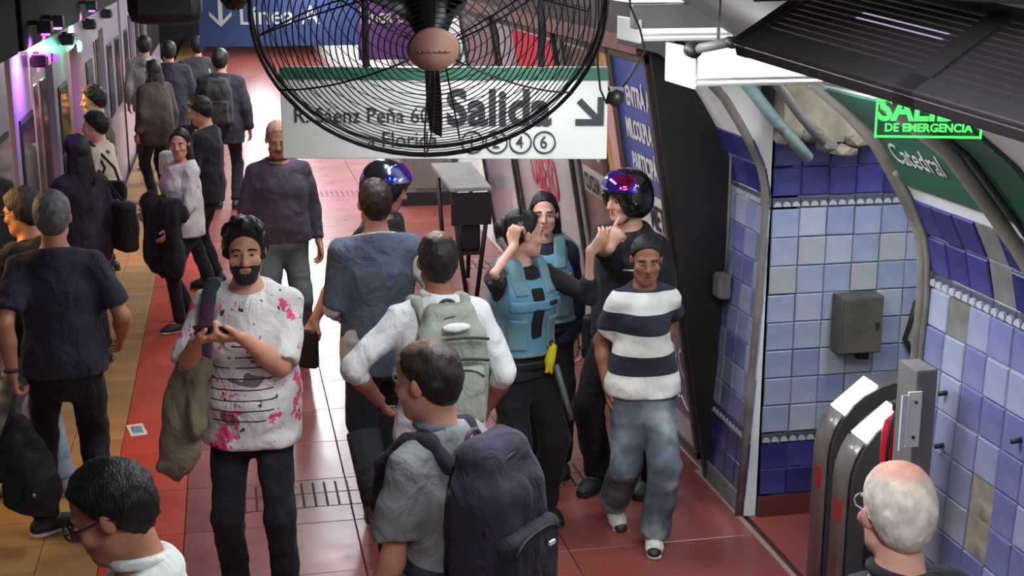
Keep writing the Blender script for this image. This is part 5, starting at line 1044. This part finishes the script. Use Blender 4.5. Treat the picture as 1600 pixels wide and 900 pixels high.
# man beside him
xy = at_h(38, 290, 1.73)
N2 = person('man in black tee with dark hood and pale jeans beside the navy tee man', xy + np.array((0.0, 0.02)), 42, 1.73, SK1, dict(m=K_bl, sleeve=0.75, hem=0.88, loose=0.02), dict(m=K_jl, loose=0.014), S_gw, dict(style='short', m=H_dg, t=0.012), head=(20, 12, 0), feet={'R': (0.10, 0.02, 0), 'L': (0.10, 0.16, 0)}, R=dict(sw=0.02), brow=H_dg)
glasses(N2, M_black)
F = Field([cone(N2.U(0.12, -0.03, 1.44), N2.U(0, -0.10, 1.41), 0.05, 0.06, 0.04), cone(N2.U(-0.12, -0.03, 1.44), N2.U(0, -0.10, 1.41), 0.05, 0.06, 0.04), cone(N2.U(0, -0.10, 1.42), N2.U(0, -0.13, 1.24), 0.09, 0.06, 0.04, (N2.fwd, 0.5))], 0.012); F.wrinkle(0.010, 12); fld_obj('hood', F, C('hood_charcoal', (52, 52, 52)), N2.root)
# woman with long dark hair
xy = at_h(118, 208, 1.66)
N3 = person('woman with long dark hair in a dark purple jacket facing the train', xy, 28, 1.66, SK1, dict(m=C('jacket_aubergine', (50, 40, 54)), sleeve=1.95, hem=0.80, loose=0.028), dict(m=K_bk), S_bk, dict(style='long', m=H_bk, t=0.016, len=1.28), female=True, head=(10, 4, 0), eyes=False)
def shoulder_bag(K, label, m, side, z=0.95, w=0.16, hgt=0.17, d=0.06, out=0.24, back=-0.05):
    c = K.U(side * out, back, z); t = worn(K, 'shoulder_bag', label, 'bag', K.U(side * out, back, z - hgt)); F = Field([rbox(c, v3((d, w, hgt)) * K.S, K.Rt, 0.04, 0.02)], 0.0125); F.wrinkle(0.012, 9); fld_obj('bag_body', F, m, t)
    for dy in (-0.09, 0.09): wtube(K, t, 'strap', [K.U(side * out, back + dy, z + hgt * 0.9), K.U(side * (out - 0.03), back + dy * 0.5, 1.28), K.U(side * 0.15, -0.01, 1.475), K.U(side * 0.06, -0.12, 1.40)], 0.011, m)
    return t
shoulder_bag(N3, 'black shoulder bag hanging on the woman in dark purple jacket', C('bag_black_b', (28, 26, 30)), 1, 1.06, 0.15, 0.19, 0.07, 0.27, -0.10)
xy = at_h(150, 172, 1.62)
N4 = person('person in a cream shirt with black strap facing the open train door', xy, 72, 1.62, SK3, dict(m=C('cream_shirt', (206, 192, 168), var=0.08), sleeve=1.9, hem=0.84, loose=0.022), dict(m=K_bk), S_bk, dict(style='short', m=H_bk, t=0.018), head=(10, 8, 0), detail=1, brow=H_bk)
shoulder_bag(N4, 'black bag slung behind the person in the cream shirt', C('bag_black_c', (30, 30, 32)), -1, 1.02, 0.14, 0.16, 0.06, 0.20, -0.16)
xy = at_h(148, 132, 1.72)
N5 = person('person in an olive brown jacket with a brightly lit face at the train door', xy, 80, 1.72, SK3, dict(m=C('jacket_olive', (74, 64, 50)), sleeve=1.95, hem=0.80, loose=0.03), dict(m=K_bk), S_bk, dict(style='short', m=H_bk, t=0.022, n=0.007), head=(10, 10, 0), detail=1, brow=H_bk)
xy = at_h(207, 55, 1.78) + np.array((0.14, 0))
N6 = person('person in a pale grey hoodie and maroon trousers beyond the crowd', xy, 5, 1.78, SK2, dict(m=C('hoodie_grey', (128, 124, 122)), sleeve=1.95, hem=0.78, loose=0.035), dict(m=C('trousers_maroon', (66, 40, 44))), S_bk, dict(style='short', m=H_bk, t=0.02), detail=0)
F = Field([cone(N6.U(0.10, -0.02, 1.45), N6.U(0, -0.10, 1.42), 0.05, 0.06, 0.04), cone(N6.U(-0.10, -0.02, 1.45), N6.U(0, -0.10, 1.42), 0.05, 0.06, 0.04)], 0.015); fld_obj('hood', F, C('hood_grey', (140, 134, 130)), N6.root)
far = [(262, 62, 1.80, (42, 42, 54), 8, 'broad person in a dark blue jacket seen from behind near the grey hoodie', 'short'), (303, 66, 1.78, (52, 46, 52), 20, 'person in dark jacket with a pale stripe between two dark figures', 'short'), (343, 74, 1.82, (40, 40, 48), -10, 'tall person in a long black coat beside the bright floor', 'short'), (238, 92, 1.66, (70, 58, 52), 40, 'shorter person in brown jacket half hidden in the dark crowd', 'long')]
FP = []
for px, py, h, c, f, lb, st in far:
    K = person(lb, at_h(px, py, h) + np.array((0.0, 1.3 if px == 303 else 0.0)), f, h, SK2, dict(m=C('far_jacket', c), sleeve=1.95, hem=0.74, loose=0.045), dict(m=K_bk), S_bk, dict(style=st, m=H_bk, t=0.016), detail=0, wide=1.12, fat=0.03, female=st == 'long'); FP.append(K)
patch(FP[1], 'stripe', 0.06, 0.09, 0.12, 1.0, 1.35, C('pale_stripe', (150, 140, 138)), FP[1].root, False)
backpack(FP[2], 'dark backpack worn by the tall person in the black coat', C('pack_dark', (46, 44, 46)), C('pack_dark_b', (54, 52, 54)), 0.15, 0.24, 0.08, 1.2, 0.16)
# person in profile behind the woman in white
xy = at_h(318, 148, 1.68)
N9 = person('person in a black jacket bowing the head behind the woman in white', xy, 70, 1.68, SK1, dict(m=K_uni, sleeve=1.95, hem=0.80, loose=0.03), dict(m=K_bk), S_bk, dict(style='short', m=H_bk, t=0.018), head=(10, 22, 0), detail=1, R=dict(l=(0.16, 0.28, 1.12), pose='hold'), L=dict(l=(-0.14, 0.28, 1.10), pose='hold'), brow=H_bk)
pch = worn(N9, 'paper_bag', 'small pale bag held by the person in the black jacket behind the woman', 'bag', (-0.02, 0.36, 1.00)); F = Field([rbox((-0.02, 0.36, 1.09), (0.09, 0.04, 0.10), None, 0.02, 0.02)], 0.011); F.wrinkle(0.01, 12); fld_obj('bag_body', F, C('pouch_grey', (170, 168, 168)), pch)
# woman in white
xy = at_h(280, 198, 1.58)
N10 = person('woman in a white top looking back over her shoulder, dark jacket on her arm', xy, 118, 1.58, SK1, dict(m=C('white_knit', (206, 200, 196), var=0.05), sleeve=1.9, hem=0.84, loose=0.030), dict(m=K_bk, loose=0.006, wr=0.003), dict(m=mat('trainer_black', (34, 34, 38), 0.6), sole=mat('trainer_sole', (220, 220, 216), 0.6)), dict(style='long', m=H_bk, t=0.014, len=1.34), female=True, head=(48, 6, 0), fat=0.018, detail=2, R=dict(l=(0.19, 0.24, 1.02), pose='relax'), L=dict(l=(-0.20, 0.22, 0.92)), feet={'R': (0.08, -0.06, 0), 'L': (0.09, 0.14, 0)}, brow=H_bk)
jk = worn(N10, 'draped_jacket', 'dark jacket draped over the arm of the woman in white', 'jacket', (-0.16, 0.24, 0.56)); F = Field([cone((-0.20, 0.14, 0.96), (0.16, 0.20, 1.00), 0.070, 0.070, 0.05), cone((-0.13, 0.18, 0.94), (-0.19, 0.20, 0.60), 0.10, 0.14, 0.08, ((0, 1, 0), 0.55)), cone((0.08, 0.22, 0.96), (0.06, 0.23, 0.58), 0.10, 0.13, 0.08, ((0, 1, 0), 0.55)), cone((-0.05, 0.19, 0.9), (-0.06, 0.21, 0.62), 0.10, 0.10, 0.08, ((0, 1, 0), 0.55))], 0.012); F.wrinkle(0.03, 9, (2.2, 2.2, 0.5)); F.wrinkle(0.01, 16); fld_obj('cloth', F, C('jacket_black_b', (36, 35, 38)), jk)
# older man in sweater
xy = at_h(432, 184, 1.76)
N11 = person('older man in a dark mauve sweater and grey green jeans', xy, 186, 1.76, SK2, dict(m=C('sweater_mauve', (74, 66, 80)), sleeve=1.93, hem=0.90, loose=0.022, collar=C('sweater_collar', (66, 60, 72))), dict(m=K_js, loose=0.022), S_bk, dict(style='short', m=thin_hair('hair_grey_thin', (104, 102, 104), (172, 126, 102)), t=0.005, crown=(0.02, 0.135, 0.115)), fat=0.03, wide=1.04, head=(-6, 16, 0), detail=2, feet={'R': (0.11, 0.10, 0), 'L': (0.11, -0.10, 0.02)}, brow=H_gr)
tube('moustache', [N11.Hd(-0.026, 0.088, -0.052), N11.Hd(0, 0.100, -0.046), N11.Hd(0.026, 0.088, -0.052)], 0.007, H_gr, N11.root, 8)
# stout man with the printed tee
def tee_mat():
    m = cloth('printed_tee', (214, 210, 208), var=0.05); nt = m.node_tree; b_ = nt.nodes['Principled BSDF']; N = nt.nodes.new; Lk = nt.links.new
    tc = N('ShaderNodeTexCoord'); sp = N('ShaderNodeSeparateXYZ'); Lk(tc.outputs['Object'], sp.inputs[0])
    def mth(op, a, b2=None):
        n = N('ShaderNodeMath'); n.operation = op
        for i, v in enumerate((a, b2)):
            if v is None: continue
            if isinstance(v, (int, float)): n.inputs[i].default_value = v
            else: Lk(v, n.inputs[i])
        return n.outputs[0]
    n1 = N('ShaderNodeTexNoise'); n1.inputs['Scale'].default_value = 9; n1.inputs['Detail'].default_value = 6; n1.inputs['Roughness'].default_value = 0.65; Lk(tc.outputs['Object'], n1.inputs['Vector'])
    side = mth('MULTIPLY', mth('ABSOLUTE', mth('ADD', sp.outputs['X'], 0.03)), 0.42); pink = mth('GREATER_THAN', mth('ADD', n1.outputs['Fac'], side), 0.655)
    low = mth('MULTIPLY', mth('LESS_THAN', sp.outputs['Z'], 1.0), 0.03); pink = mth('GREATER_THAN', mth('ADD', mth('ADD', n1.outputs['Fac'], side), low), 0.655)
    n2 = N('ShaderNodeTexNoise'); n2.inputs['Scale'].default_value = 26; n2.inputs['Detail'].default_value = 3; Lk(tc.outputs['Object'], n2.inputs['Vector'])
    ink = mth('MULTIPLY', mth('GREATER_THAN', n2.outputs['Fac'], 0.64), mth('GREATER_THAN', n1.outputs['Fac'], 0.5))
    zz_ = mth('ADD', sp.outputs['Z'], mth('MULTIPLY', n1.outputs['Fac'], 0.012)); ln = mth('LESS_THAN', mth('FRACT', mth('MULTIPLY', zz_, 21.0)), 0.13)
    reg = mth('MULTIPLY', mth('LESS_THAN', mth('ABSOLUTE', mth('ADD', sp.outputs['X'], -0.02)), 0.135), mth('MULTIPLY', mth('GREATER_THAN', sp.outputs['Z'], 0.93), mth('LESS_THAN', sp.outputs['Z'], 1.31))); n3 = N('ShaderNodeTexNoise'); n3.inputs['Scale'].default_value = 5; Lk(tc.outputs['Object'], n3.inputs['Vector'])
    ln = mth('MULTIPLY', mth('MULTIPLY', ln, reg), mth('GREATER_THAN', n3.outputs['Fac'], 0.44)); blot = mth('MULTIPLY', reg, mth('GREATER_THAN', n3.outputs['Fac'], 0.60))
    def mix(f, a, col):
        x = N('ShaderNodeMix'); x.data_type = 'RGBA'; Lk(f, x.inputs[0]); Lk(a, x.inputs[6]); x.inputs[7].default_value = lin(col); return x.outputs[2]
    base = b_.inputs['Base Color'].links[0].from_socket
    c = mix(blot, base, (112, 98, 106)); c = mix(pink, c, (226, 84, 130)); c = mix(ink, c, (60, 56, 60)); c = mix(ln, c, (52, 48, 52)); Lk(c, b_.inputs['Base Color']); return m
xy = at_h(380, 336, 1.81) 
ph = on_y(334, 523, 5.52)
N12 = person('stout bearded man in a white tee with pink splashes reading his phone', xy, 172, 1.80, SK1, dict(m=tee_mat(), sleeve=0.95, hem=0.80, loose=0.028), dict(m=K_bk, loose=0.014), S_dw, dict(style='curly', m=H_bk, t=0.020), fat=0.034, wide=1.02, head=(6, 2, 0), detail=2, beard=BEARD, brow=H_bk, feet={'R': (0.11, -0.05, 0), 'L': (0.12, 0.08, 0)},
             R=dict(w=ph + np.array((-0.075, 0.02, -0.03)), pole=(0.35, -0.6, -0.9), dir=(0.85, -0.35, 0.25), palm=(0.2, 0.2, 1), pose='phone'), L=dict(w=ph + np.array((0.115, 0.0, -0.02)), pole=(-0.5, -0.4, -0.8), dir=(-0.9, -0.2, 0.1), palm=(-0.1, 0.5, 0.9), pose='phone'))
pt = thing('phone', 'dark smartphone in the hands of the stout bearded man', 'phone', ph + np.array((0, 0, 0.005)), math.radians(-18)); Rm = Matrix.Rotation(math.radians(-35), 3, 'X'); box('case', (0, 0, 0.012), (0.155, 0.078, 0.011), mat('phone_case', (60, 36, 44), 0.35), pt, Rm, 0.004); box('screen', (0.0, 0.0035, 0.0175), (0.145, 0.070, 0.002), mat('phone_screen', (20, 20, 26), 0.1), pt, Rm)
cbg = worn(N12, 'crossbody_strap', 'dark teal and maroon bag strap over the shoulder of the stout man', 'strap', N12.U(0.17, 0.12, 1.12)); U_ = N12.U
P = [cone(a, b_, 0.032, 0.032, 0.02, (N12.fwd, 0.45)) for a, b_ in zip([U_(0.135, -0.10, 1.46), U_(0.142, 0.0, 1.478), U_(0.150, 0.10, 1.42), U_(0.160, 0.155, 1.30)], [U_(0.142, 0.0, 1.478), U_(0.150, 0.10, 1.42), U_(0.160, 0.155, 1.30), U_(0.175, 0.16, 1.14)])]
fld_obj('upper_strap', Field(P[:2], 0.010), C('strap_teal', (44, 58, 68)), cbg); fld_obj('lower_strap', Field(P[2:], 0.010), C('strap_maroon', (74, 44, 66)), cbg)
kj = worn(N12, 'khaki_jacket', 'khaki jacket hanging at the elbow of the stout man', 'jacket', (0.36, 0.02, 0.55)); e = N12.elb[1]
F = Field([cone(e + v3((0.0, 0.03, -0.02)), e + v3((0.03, 0.02, -0.34)), 0.060, 0.085, 0.06, ((0, 1, 0), 0.7)), cone(e + v3((0.03, 0.02, -0.12)), e + v3((0.08, 0.03, -0.42)), 0.055, 0.06, 0.06, ((0, 1, 0), 0.7)), cone(e + v3((-0.05, 0.06, 0.03)), e + v3((-0.04, 0.06, -0.22)), 0.045, 0.06, 0.05)], 0.012); F.wrinkle(0.030, 9, (2.4, 2.4, 0.45)); F.wrinkle(0.010, 16); fld_obj('cloth', F, C('khaki', (118, 108, 84)), kj)
# man with glasses, close to the camera
xy = at_h(238, 703, 1.745)
N13 = person('man with black rimmed glasses and short black hair in a white collared shirt', xy, 82, 1.745, SK2, dict(m=C('shirt_white_b', (222, 226, 220), var=0.04, bump=0.5), sleeve=1.9, hem=0.84, loose=0.02, collar=C('shirt_collar', (226, 230, 224), var=0.03)), dict(m=K_bk), S_bk, dict(style='short', m=H_bk, t=0.010), head=(2, 24, 0), detail=2, brow=H_bk, lean=6)
glasses(N13, M_black)
# helmeted officer behind the man in the blue vest
(xy, h_) = at_y(595, 250, 7.42)
N14 = person('helmeted officer in black standing behind the man in the blue grey vest', xy, -120, h_ - 0.01, SK1, dict(m=K_uni, sleeve=0.75, hem=0.88, loose=0.022), dict(m=K_bk, loose=0.02), S_bk, None, detail=1, head=(10, 12, 0), wide=1.1, R=dict(w=on_y(484, 512, 7.25), pose='hold'), feet={'R': (0.14, 0, 0), 'L': (0.14, 0.1, 0)})
helmet(N14)
w = N14.wri[1] + N14.hd[1] * 0.08
hg = worn(N14, 'handheld_case', 'small dark case held low by the helmeted officer behind the vest', 'case', w + np.array([0, 0, -0.20])); F = Field([rbox(w + v3((0, 0, -0.09)), (0.03, 0.055, 0.11), None, 0.015)], 0.009); fld_obj('case_body', F, M_black, hg); wtube(N14, hg, 'handle', [w + v3((0, -0.03, 0)), w + v3((0, 0, 0.012)), w + v3((0, 0.03, 0))], 0.008, M_black)
# man in blue grey vest
xy = at_h(585, 275, 1.79)
N15 = person('man in a long blue grey vest with one white sleeve seen from behind', xy, 8, 1.79, SK1, dict(m=C('vest_blue_grey', (80, 98, 116), var=0.1), sleeve=1.9, hem=0.78, loose=0.018, name='white_shirt', sleeves={1: 1.9, -1: 1.9}) | {'m': C('shirt_pale', (196, 200, 194), var=0.06)}, dict(m=C('trousers_charcoal', (44, 46, 52)), loose=0.024), dict(m=mat('shoe_worn_grey', (112, 108, 96), 0.8), sole=mat('sole_worn', (170, 166, 154), 0.7)), dict(style='short', m=H_br, t=0.006), detail=1, wide=1.05, feet={'R': (0.08, 0.16, 0), 'L': (0.07, -0.16, 0.0, 0)}, L=dict(l=(-0.16, 0.22, 1.0)), R=dict(l=(0.24, 0.06, 0.98)), eyes=False)
P = N15.torso(0.037); P += [cone(N15.U(0, 0, 1.05), N15.U(0, 0, 0.74), 0.166, 0.180, 0.05, (N15.fwd, 0.80)), cone(N15.sh[-1], N15.sh[-1] + (N15.elb[-1] - N15.sh[-1]) * 1.0, 0.070, 0.062, 0.04, cap=True), cone(N15.sh[1], N15.sh[1] + (N15.elb[1] - N15.sh[1]) * 0.18, 0.064, 0.064, 0.04, cap=True)]
F = Field(P, 0.012); F.wrinkle(0.008, 8, (1.3, 1.3, 0.6)); F.cut(N15.U(0, 0, 0.76), -N15.upv); F.cut(N15.U(0, -0.01, 1.472), nrm(N15.upv + N15.fwd * 0.3)); fld_obj('vest', F, C('vest_blue_grey_b', (84, 96, 112), var=0.1), N15.root)
for sd in (1, -1):
    a = N15.knee[sd] + (N15.ank[sd] - N15.knee[sd]) * 0.1; b_ = N15.knee[sd] + (N15.ank[sd] - N15.knee[sd]) * 0.82; fld_obj('leg_guard', Field([cone(a, b_, 0.092, 0.078, 0.02, cap=True, capa=True)], 0.012), C('guard_grey', (62, 66, 70)), N15.root)
# man with the grey green backpack
xy = at_h(683, 358, 1.765)
N16 = person('man in a white shirt with rolled sleeves wearing a grey green backpack', xy, 6, 1.765, SK4, dict(m=K_wh, sleeve=1.35, hem=0.84, loose=0.022, collar=C('collar_white', (216, 216, 216), var=0.03)), dict(m=K_bk, loose=0.016), S_bk, dict(style='short', m=thin_hair('hair_black_thin', (32, 29, 28), (150, 118, 92)), t=0.007, crown=(-0.02, 0.135, 0.075), cmax=0.6), detail=1, wide=1.06, L=dict(l=(-0.25, 0.08, 1.0), pole=(-1, -0.4, 0)), R=dict(l=(0.25, 0.08, 0.93)), feet={'R': (0.08, 0.12, 0), 'L': (0.20, -0.02, 0)}, eyes=False)
gp = backpack(N16, 'grey green backpack with black piping on the white shirted man', C('pack_grey_green', (134, 142, 128), var=0.08), C('pack_grey_green_b', (146, 152, 138), var=0.08), 0.150, 0.25, 0.075, 1.22, 0.125)
for zz_ in (1.36, 1.27): wtube(N16, gp, 'piping', [N16.U(0.135 * x, -0.298 - 0.006 * (1 - abs(x)), zz_ + 0.015 * (1 - x * x)) for x in np.linspace(-1, 1, 9)], 0.006, M_black)
fld_obj('logo_window', Field([ell(N16.U(0, -0.285, 1.415), v3((0.062, 0.012, 0.022)), N16.Rt)], 0.006), C('pack_window', (206, 210, 204), var=0.04), gp)
# man with the purple backpack, close
xy = at_h(678, 526, 1.765)
N17 = person('man in a grey polo with thinning hair wearing a dark purple backpack', xy, 46, 1.765, SK1, dict(m=C('polo_grey', (122, 124, 126), var=0.08), sleeve=0.74, hem=0.84, loose=0.026, collar=C('polo_collar', (104, 108, 116))), dict(m=C('trousers_grey', (92, 92, 96))), S_bk, dict(style='short', m=thin_hair('hair_brown_thin', (40, 31, 28), (150, 112, 92)), t=0.008, crown=(0.0, 0.135, 0.075), cmax=0.28), detail=2, head=(6, 10, 0), L=dict(sw=0.10), R=dict(sw=-0.05), feet={'R': (0.1, 0.15, 0), 'L': (0.1, -0.15, 0.02)}, brow=H_bk)
bp17 = backpack(N17, 'large dark purple backpack on the man in the grey polo', C('pack_purple', (50, 46, 62), var=0.15), C('pack_purple_b', (44, 40, 52), var=0.15), 0.175, 0.27, 0.105, 1.20, 0.12, C('loop_plum', (84, 62, 84)), 0.07)
o_ = np.array(OFF[bp17.name]); box('zip_pull', N17.U(0.05, -0.39, 1.17) - o_, (0.03, 0.008, 0.012), M_white, bp17)
# officer with radio
xy = at_h(814, 324, 1.66)
M_vb = C('vest_sky_blue', (100, 148, 172), var=0.12, bump=0.4); M_vg = C('vest_grey_blue', (112, 150, 158), var=0.1, bump=0.4)
rp = on_y(803, 384, 6.42); lp = on_y(922, 392, 6.42)
N18 = person('officer in a sky blue vest holding a radio to her ear and reaching out', xy, -158, 1.66, SK3, dict(m=K_uni, sleeve=1.90, hem=0.86, loose=0.024, vest=dict(m=M_vb, hem=0.985), sleeves={1: 1.75, -1: 1.75}), dict(m=K_bl, loose=0.026), S_bk, dict(style='bun', m=H_bk, t=0.010), female=True, head=(72, 6, 0), detail=2, brow=H_bk,
             R=dict(w=rp, pole=(0.9, 0.2, -0.9), dir=(0.10, 0.15, 0.98), palm=(0.75, 0.55, 0), pose='hold'), L=dict(w=lp, pole=(-0.3, 0.3, -1), dir=(0.7, -0.05, 0.7), palm=(-0.2, 0.9, 0.3), pose='relax'), feet={'R': (0.12, 0, 0), 'L': (0.12, 0.05, 0)})
ra = thing('two_way_radio', 'black two way radio in the hand of the reaching officer', 'radio', rp + np.array((0.03, 0.03, 0.035)), 0.3); box('case', (0, 0, 0.055), (0.05, 0.032, 0.11), M_black, ra, None, 0.006); tube('antenna', [(0.012, 0, 0.11), (0.012, 0, 0.22)], 0.006, M_black, ra, 8, False, 0.004); box('label_plate', (0.0, -0.017, 0.07), (0.03, 0.003, 0.02), M_grey, ra)
def vest_trim(K, g=0.046):
    patch(K, 'zip_panel', g, -0.038, 0.038, 1.0, 1.36, K_bl, K.vest); patch(K, 'shoulder_panel', g - 0.002, 0.05, 0.125, 1.33, 1.50, M_vg, K.vest, True, 0.0095, -0.2); patch(K, 'shoulder_panel', g - 0.002, -0.125, -0.05, 1.33, 1.50, M_vg, K.vest, True, 0.0095, -0.2)
    patch(K, 'chest_band', g + 0.003, -0.16, 0.16, 1.245, 1.30, M_vb, K.vest); patch(K, 'name_plate', g + 0.008, -0.118, -0.052, 1.262, 1.295, C('plate_navy', (36, 42, 60)), K.vest); patch(K, 'name_stripe', g + 0.011, -0.112, -0.058, 1.268, 1.276, K_wh, K.vest)
    patch(K, 'side_pouch', g + 0.012, 0.06, 0.15, 1.03, 1.20, M_vg, K.vest); patch(K, 'side_pouch', g + 0.012, -0.15, -0.06, 1.03, 1.20, M_vg, K.vest); patch(K, 'reflective_hem', g + 0.003, -0.2, 0.2, 0.985, 1.015, C('reflective_grey', (140, 156, 160)), K.vest, True, 0.0095, -0.3)
vest_trim(N18)
def belt(K, z=0.965, g=0.045):
    F = Field(K.torso(g), 0.0105); F.cut(K.U(0, 0, z), K.upv); F.cut(K.U(0, 0, z - 0.05), -K.upv); o = fld_obj('belt', F, mat('belt_black', (24, 23, 25), 0.5), K.root); return o
belt(N18)
gq = K_ = N18.U(-0.105, 0.165, 0.965)
gv = worn(N18, 'work_glove', 'bright yellow glove tucked in the belt of the reaching officer', 'glove', gq + np.array([0, 0, -0.06])); F = Field([cone(gq + v3((0.01, 0, 0.06)), gq + v3((0.03, 0, -0.01)), 0.022, 0.028, 0.02), cone(gq + v3((0.03, 0, -0.01)), gq + v3((0.055, 0.01, -0.06)), 0.018, 0.01, 0.015), cone(gq + v3((0.03, 0, 0)), gq + v3((0.025, 0.01, -0.07)), 0.017, 0.010, 0.012)], 0.008); fld_obj('glove_body', F, mat('glove_yellow', (226, 214, 30), 0.6), gv); wtube(N18, gv, 'cuff', [gq + v3((-0.008, 0, 0.07)), gq + v3((0.026, 0, 0.066))], 0.012, M_black)
# second officer behind her
(xy, h_) = at_y(850, 297, 7.18)
N19 = person('second officer with dark wavy hair and sky blue vest behind the reaching officer', xy, 172, h_, SK3, dict(m=C('shirt_navy', (40, 40, 64)), sleeve=1.9, hem=0.86, loose=0.022, vest=dict(m=M_vb, hem=0.985)), dict(m=K_bl, loose=0.026), S_bk, dict(style='long', m=H_bk, t=0.012, len=1.36), female=True, head=(-4, 0, 0), detail=2, brow=H_bk)
vest_trim(N19); belt(N19)
# helmeted officer facing left
(xy, h_) = at_y(984, 264, 6.80)
N20 = person('helmeted officer in black with a raised bare forearm beside the striped shirt', xy, 128, h_ - 0.01, SK3, dict(m=K_uni, sleeve=0.85, hem=0.88, loose=0.022), dict(m=K_bl, loose=0.028), S_bk, None, detail=2, head=(-18, 6, 0), wide=1.08, L=dict(w=on_y(995, 520, 6.55), pose='hold'), R=dict(w=on_y(952, 388, 6.42), pole=(0.5, 0.2, -1), dir=(0.45, -0.1, 0.88), palm=(0.6, 0.5, 0), pose='point'), feet={'R': (0.12, 0.06, 0), 'L': (0.14, -0.1, 0)}, brow=H_bk)
helmet(N20); belt(N20, 0.965, 0.040); patch(N20, 'name_tape', 0.030, -0.12, -0.06, 1.27, 1.285, K_wh, N20.shirt)
hol = N20.U(0.20, 0.05, 0.86); hs_ = worn(N20, 'holster', 'black holster on the belt of the officer beside the striped shirt', 'holster', hol + np.array([0, 0, -0.13])); fld_obj('pouch', Field([rbox(hol, (0.03, 0.05, 0.12), None, 0.015), cone(hol + v3((0, -0.02, 0.10)), hol + v3((0, -0.07, 0.13)), 0.018, 0.016, 0.01)], 0.009), M_black, hs_); wtube(N20, hs_, 'strap', [hol + v3((0.02, 0, -0.06)), hol + v3((0.035, 0.05, -0.06)), hol + v3((0.0, 0.06, -0.06))], 0.008, M_dark)
bt = N18.loc(on_y(868, 568, 6.44)); b1 = N18.loc(on_y(893, 655, 6.42)); btn = worn(N18, 'police_baton', 'dark grey baton hanging from the belt of the reaching officer', 'baton', b1); wtube(N18, btn, 'shaft', [bt, (bt + b1) / 2, b1], 0.016, M_grey, 10); wtube(N18, btn, 'grip', [bt + (bt - b1) * 0.4, bt], 0.020, M_black, 10)
# young man in the striped shirt
def stripes():
    m = cloth('striped_shirt', (214, 216, 208), var=0.05, bump=0.5); nt = m.node_tree; b_ = nt.nodes['Principled BSDF']; tc = nt.nodes.new('ShaderNodeTexCoord'); sp = nt.nodes.new('ShaderNodeSeparateXYZ'); nt.links.new(tc.outputs['Object'], sp.inputs[0])
    r = nt.nodes.new('ShaderNodeValToRGB'); r.color_ramp.interpolation = 'CONSTANT'; e = r.color_ramp.elements; zs_ = STR
    mr = nt.nodes.new('ShaderNodeMapRange'); mr.inputs['From Min'].default_value = 0.6; mr.inputs['From Max'].default_value = 1.5; nt.links.new(sp.outputs['Z'], mr.inputs['Value']); nt.links.new(mr.outputs['Result'], r.inputs['Fac'])
    while len(e) < len(zs_): e.new(0.5)
    for i, (z, c) in enumerate(zs_): e[i].position = max(0, (z - 0.6) / 0.9); e[i].color = (c, c, c, 1)
    mx = nt.nodes.new('ShaderNodeMix'); mx.data_type = 'RGBA'; nt.links.new(r.outputs['Color'], mx.inputs[0]); mx.inputs[6].default_value = lin((44, 46, 60)); nt.links.new(b_.inputs['Base Color'].links[0].from_socket, mx.inputs[7]); nt.links.new(mx.outputs[2], b_.inputs['Base Color']); return m
xy = at_h(1010, 358, 1.60)
zq = lambda py: float(on_y(1000, py, xy[1] - 0.12)[2])
STR = [(0.6, 1), (zq(590), 0), (zq(560), 1), (zq(527), 0), (zq(495), 1), (zq(464), 0)]
N21 = person('young man in a black and white striped tee and faded jeans, hands behind his back', xy, 178, 1.60, SK4, dict(m=stripes(), sleeve=0.72, hem=(zq(621) - 0.0) * 1.75 / 1.60 + 0.015, loose=0.024), dict(m=K_jn, loose=0.030, ankle=0.055), S_sn, dict(style='short', m=H_bk, t=0.006, n=0.005), head=(-8, 9, 0), detail=2, R=dict(l=(0.19, -0.03, 0.885), pole=(0.4, -1, 0)), L=dict(l=(-0.12, -0.16, 0.97), pole=(-0.6, -1, 0)), feet={'R': (0.09, -0.22, 0.05, -28, 4), 'L': (0.05, 0.12, 0, 0, 12)}, brow=H_bk, wide=0.82, drop=0.03)
# bald older man, close to the camera
xy = at_h(1413, 719, 1.745)
N22 = person('older balding man with white hair in a dark jacket before the exit gates', xy, 8, 1.745, SK5, dict(m=C('jacket_slate', (44, 50, 58)), sleeve=1.9, hem=0.78, loose=0.03, collar=C('jacket_collar', (36, 38, 42))), dict(m=K_bk), S_bk, dict(style='short', m=thin_hair('hair_white_thin', (216, 208, 192), (226, 158, 138), 0.6), t=0.006, n=0.003, crown=(-0.02, 0.13, 0.095), cmax=0.85), head=(-6, 6, 0), detail=2, brow=H_wh)
glasses(N22, M_steel)
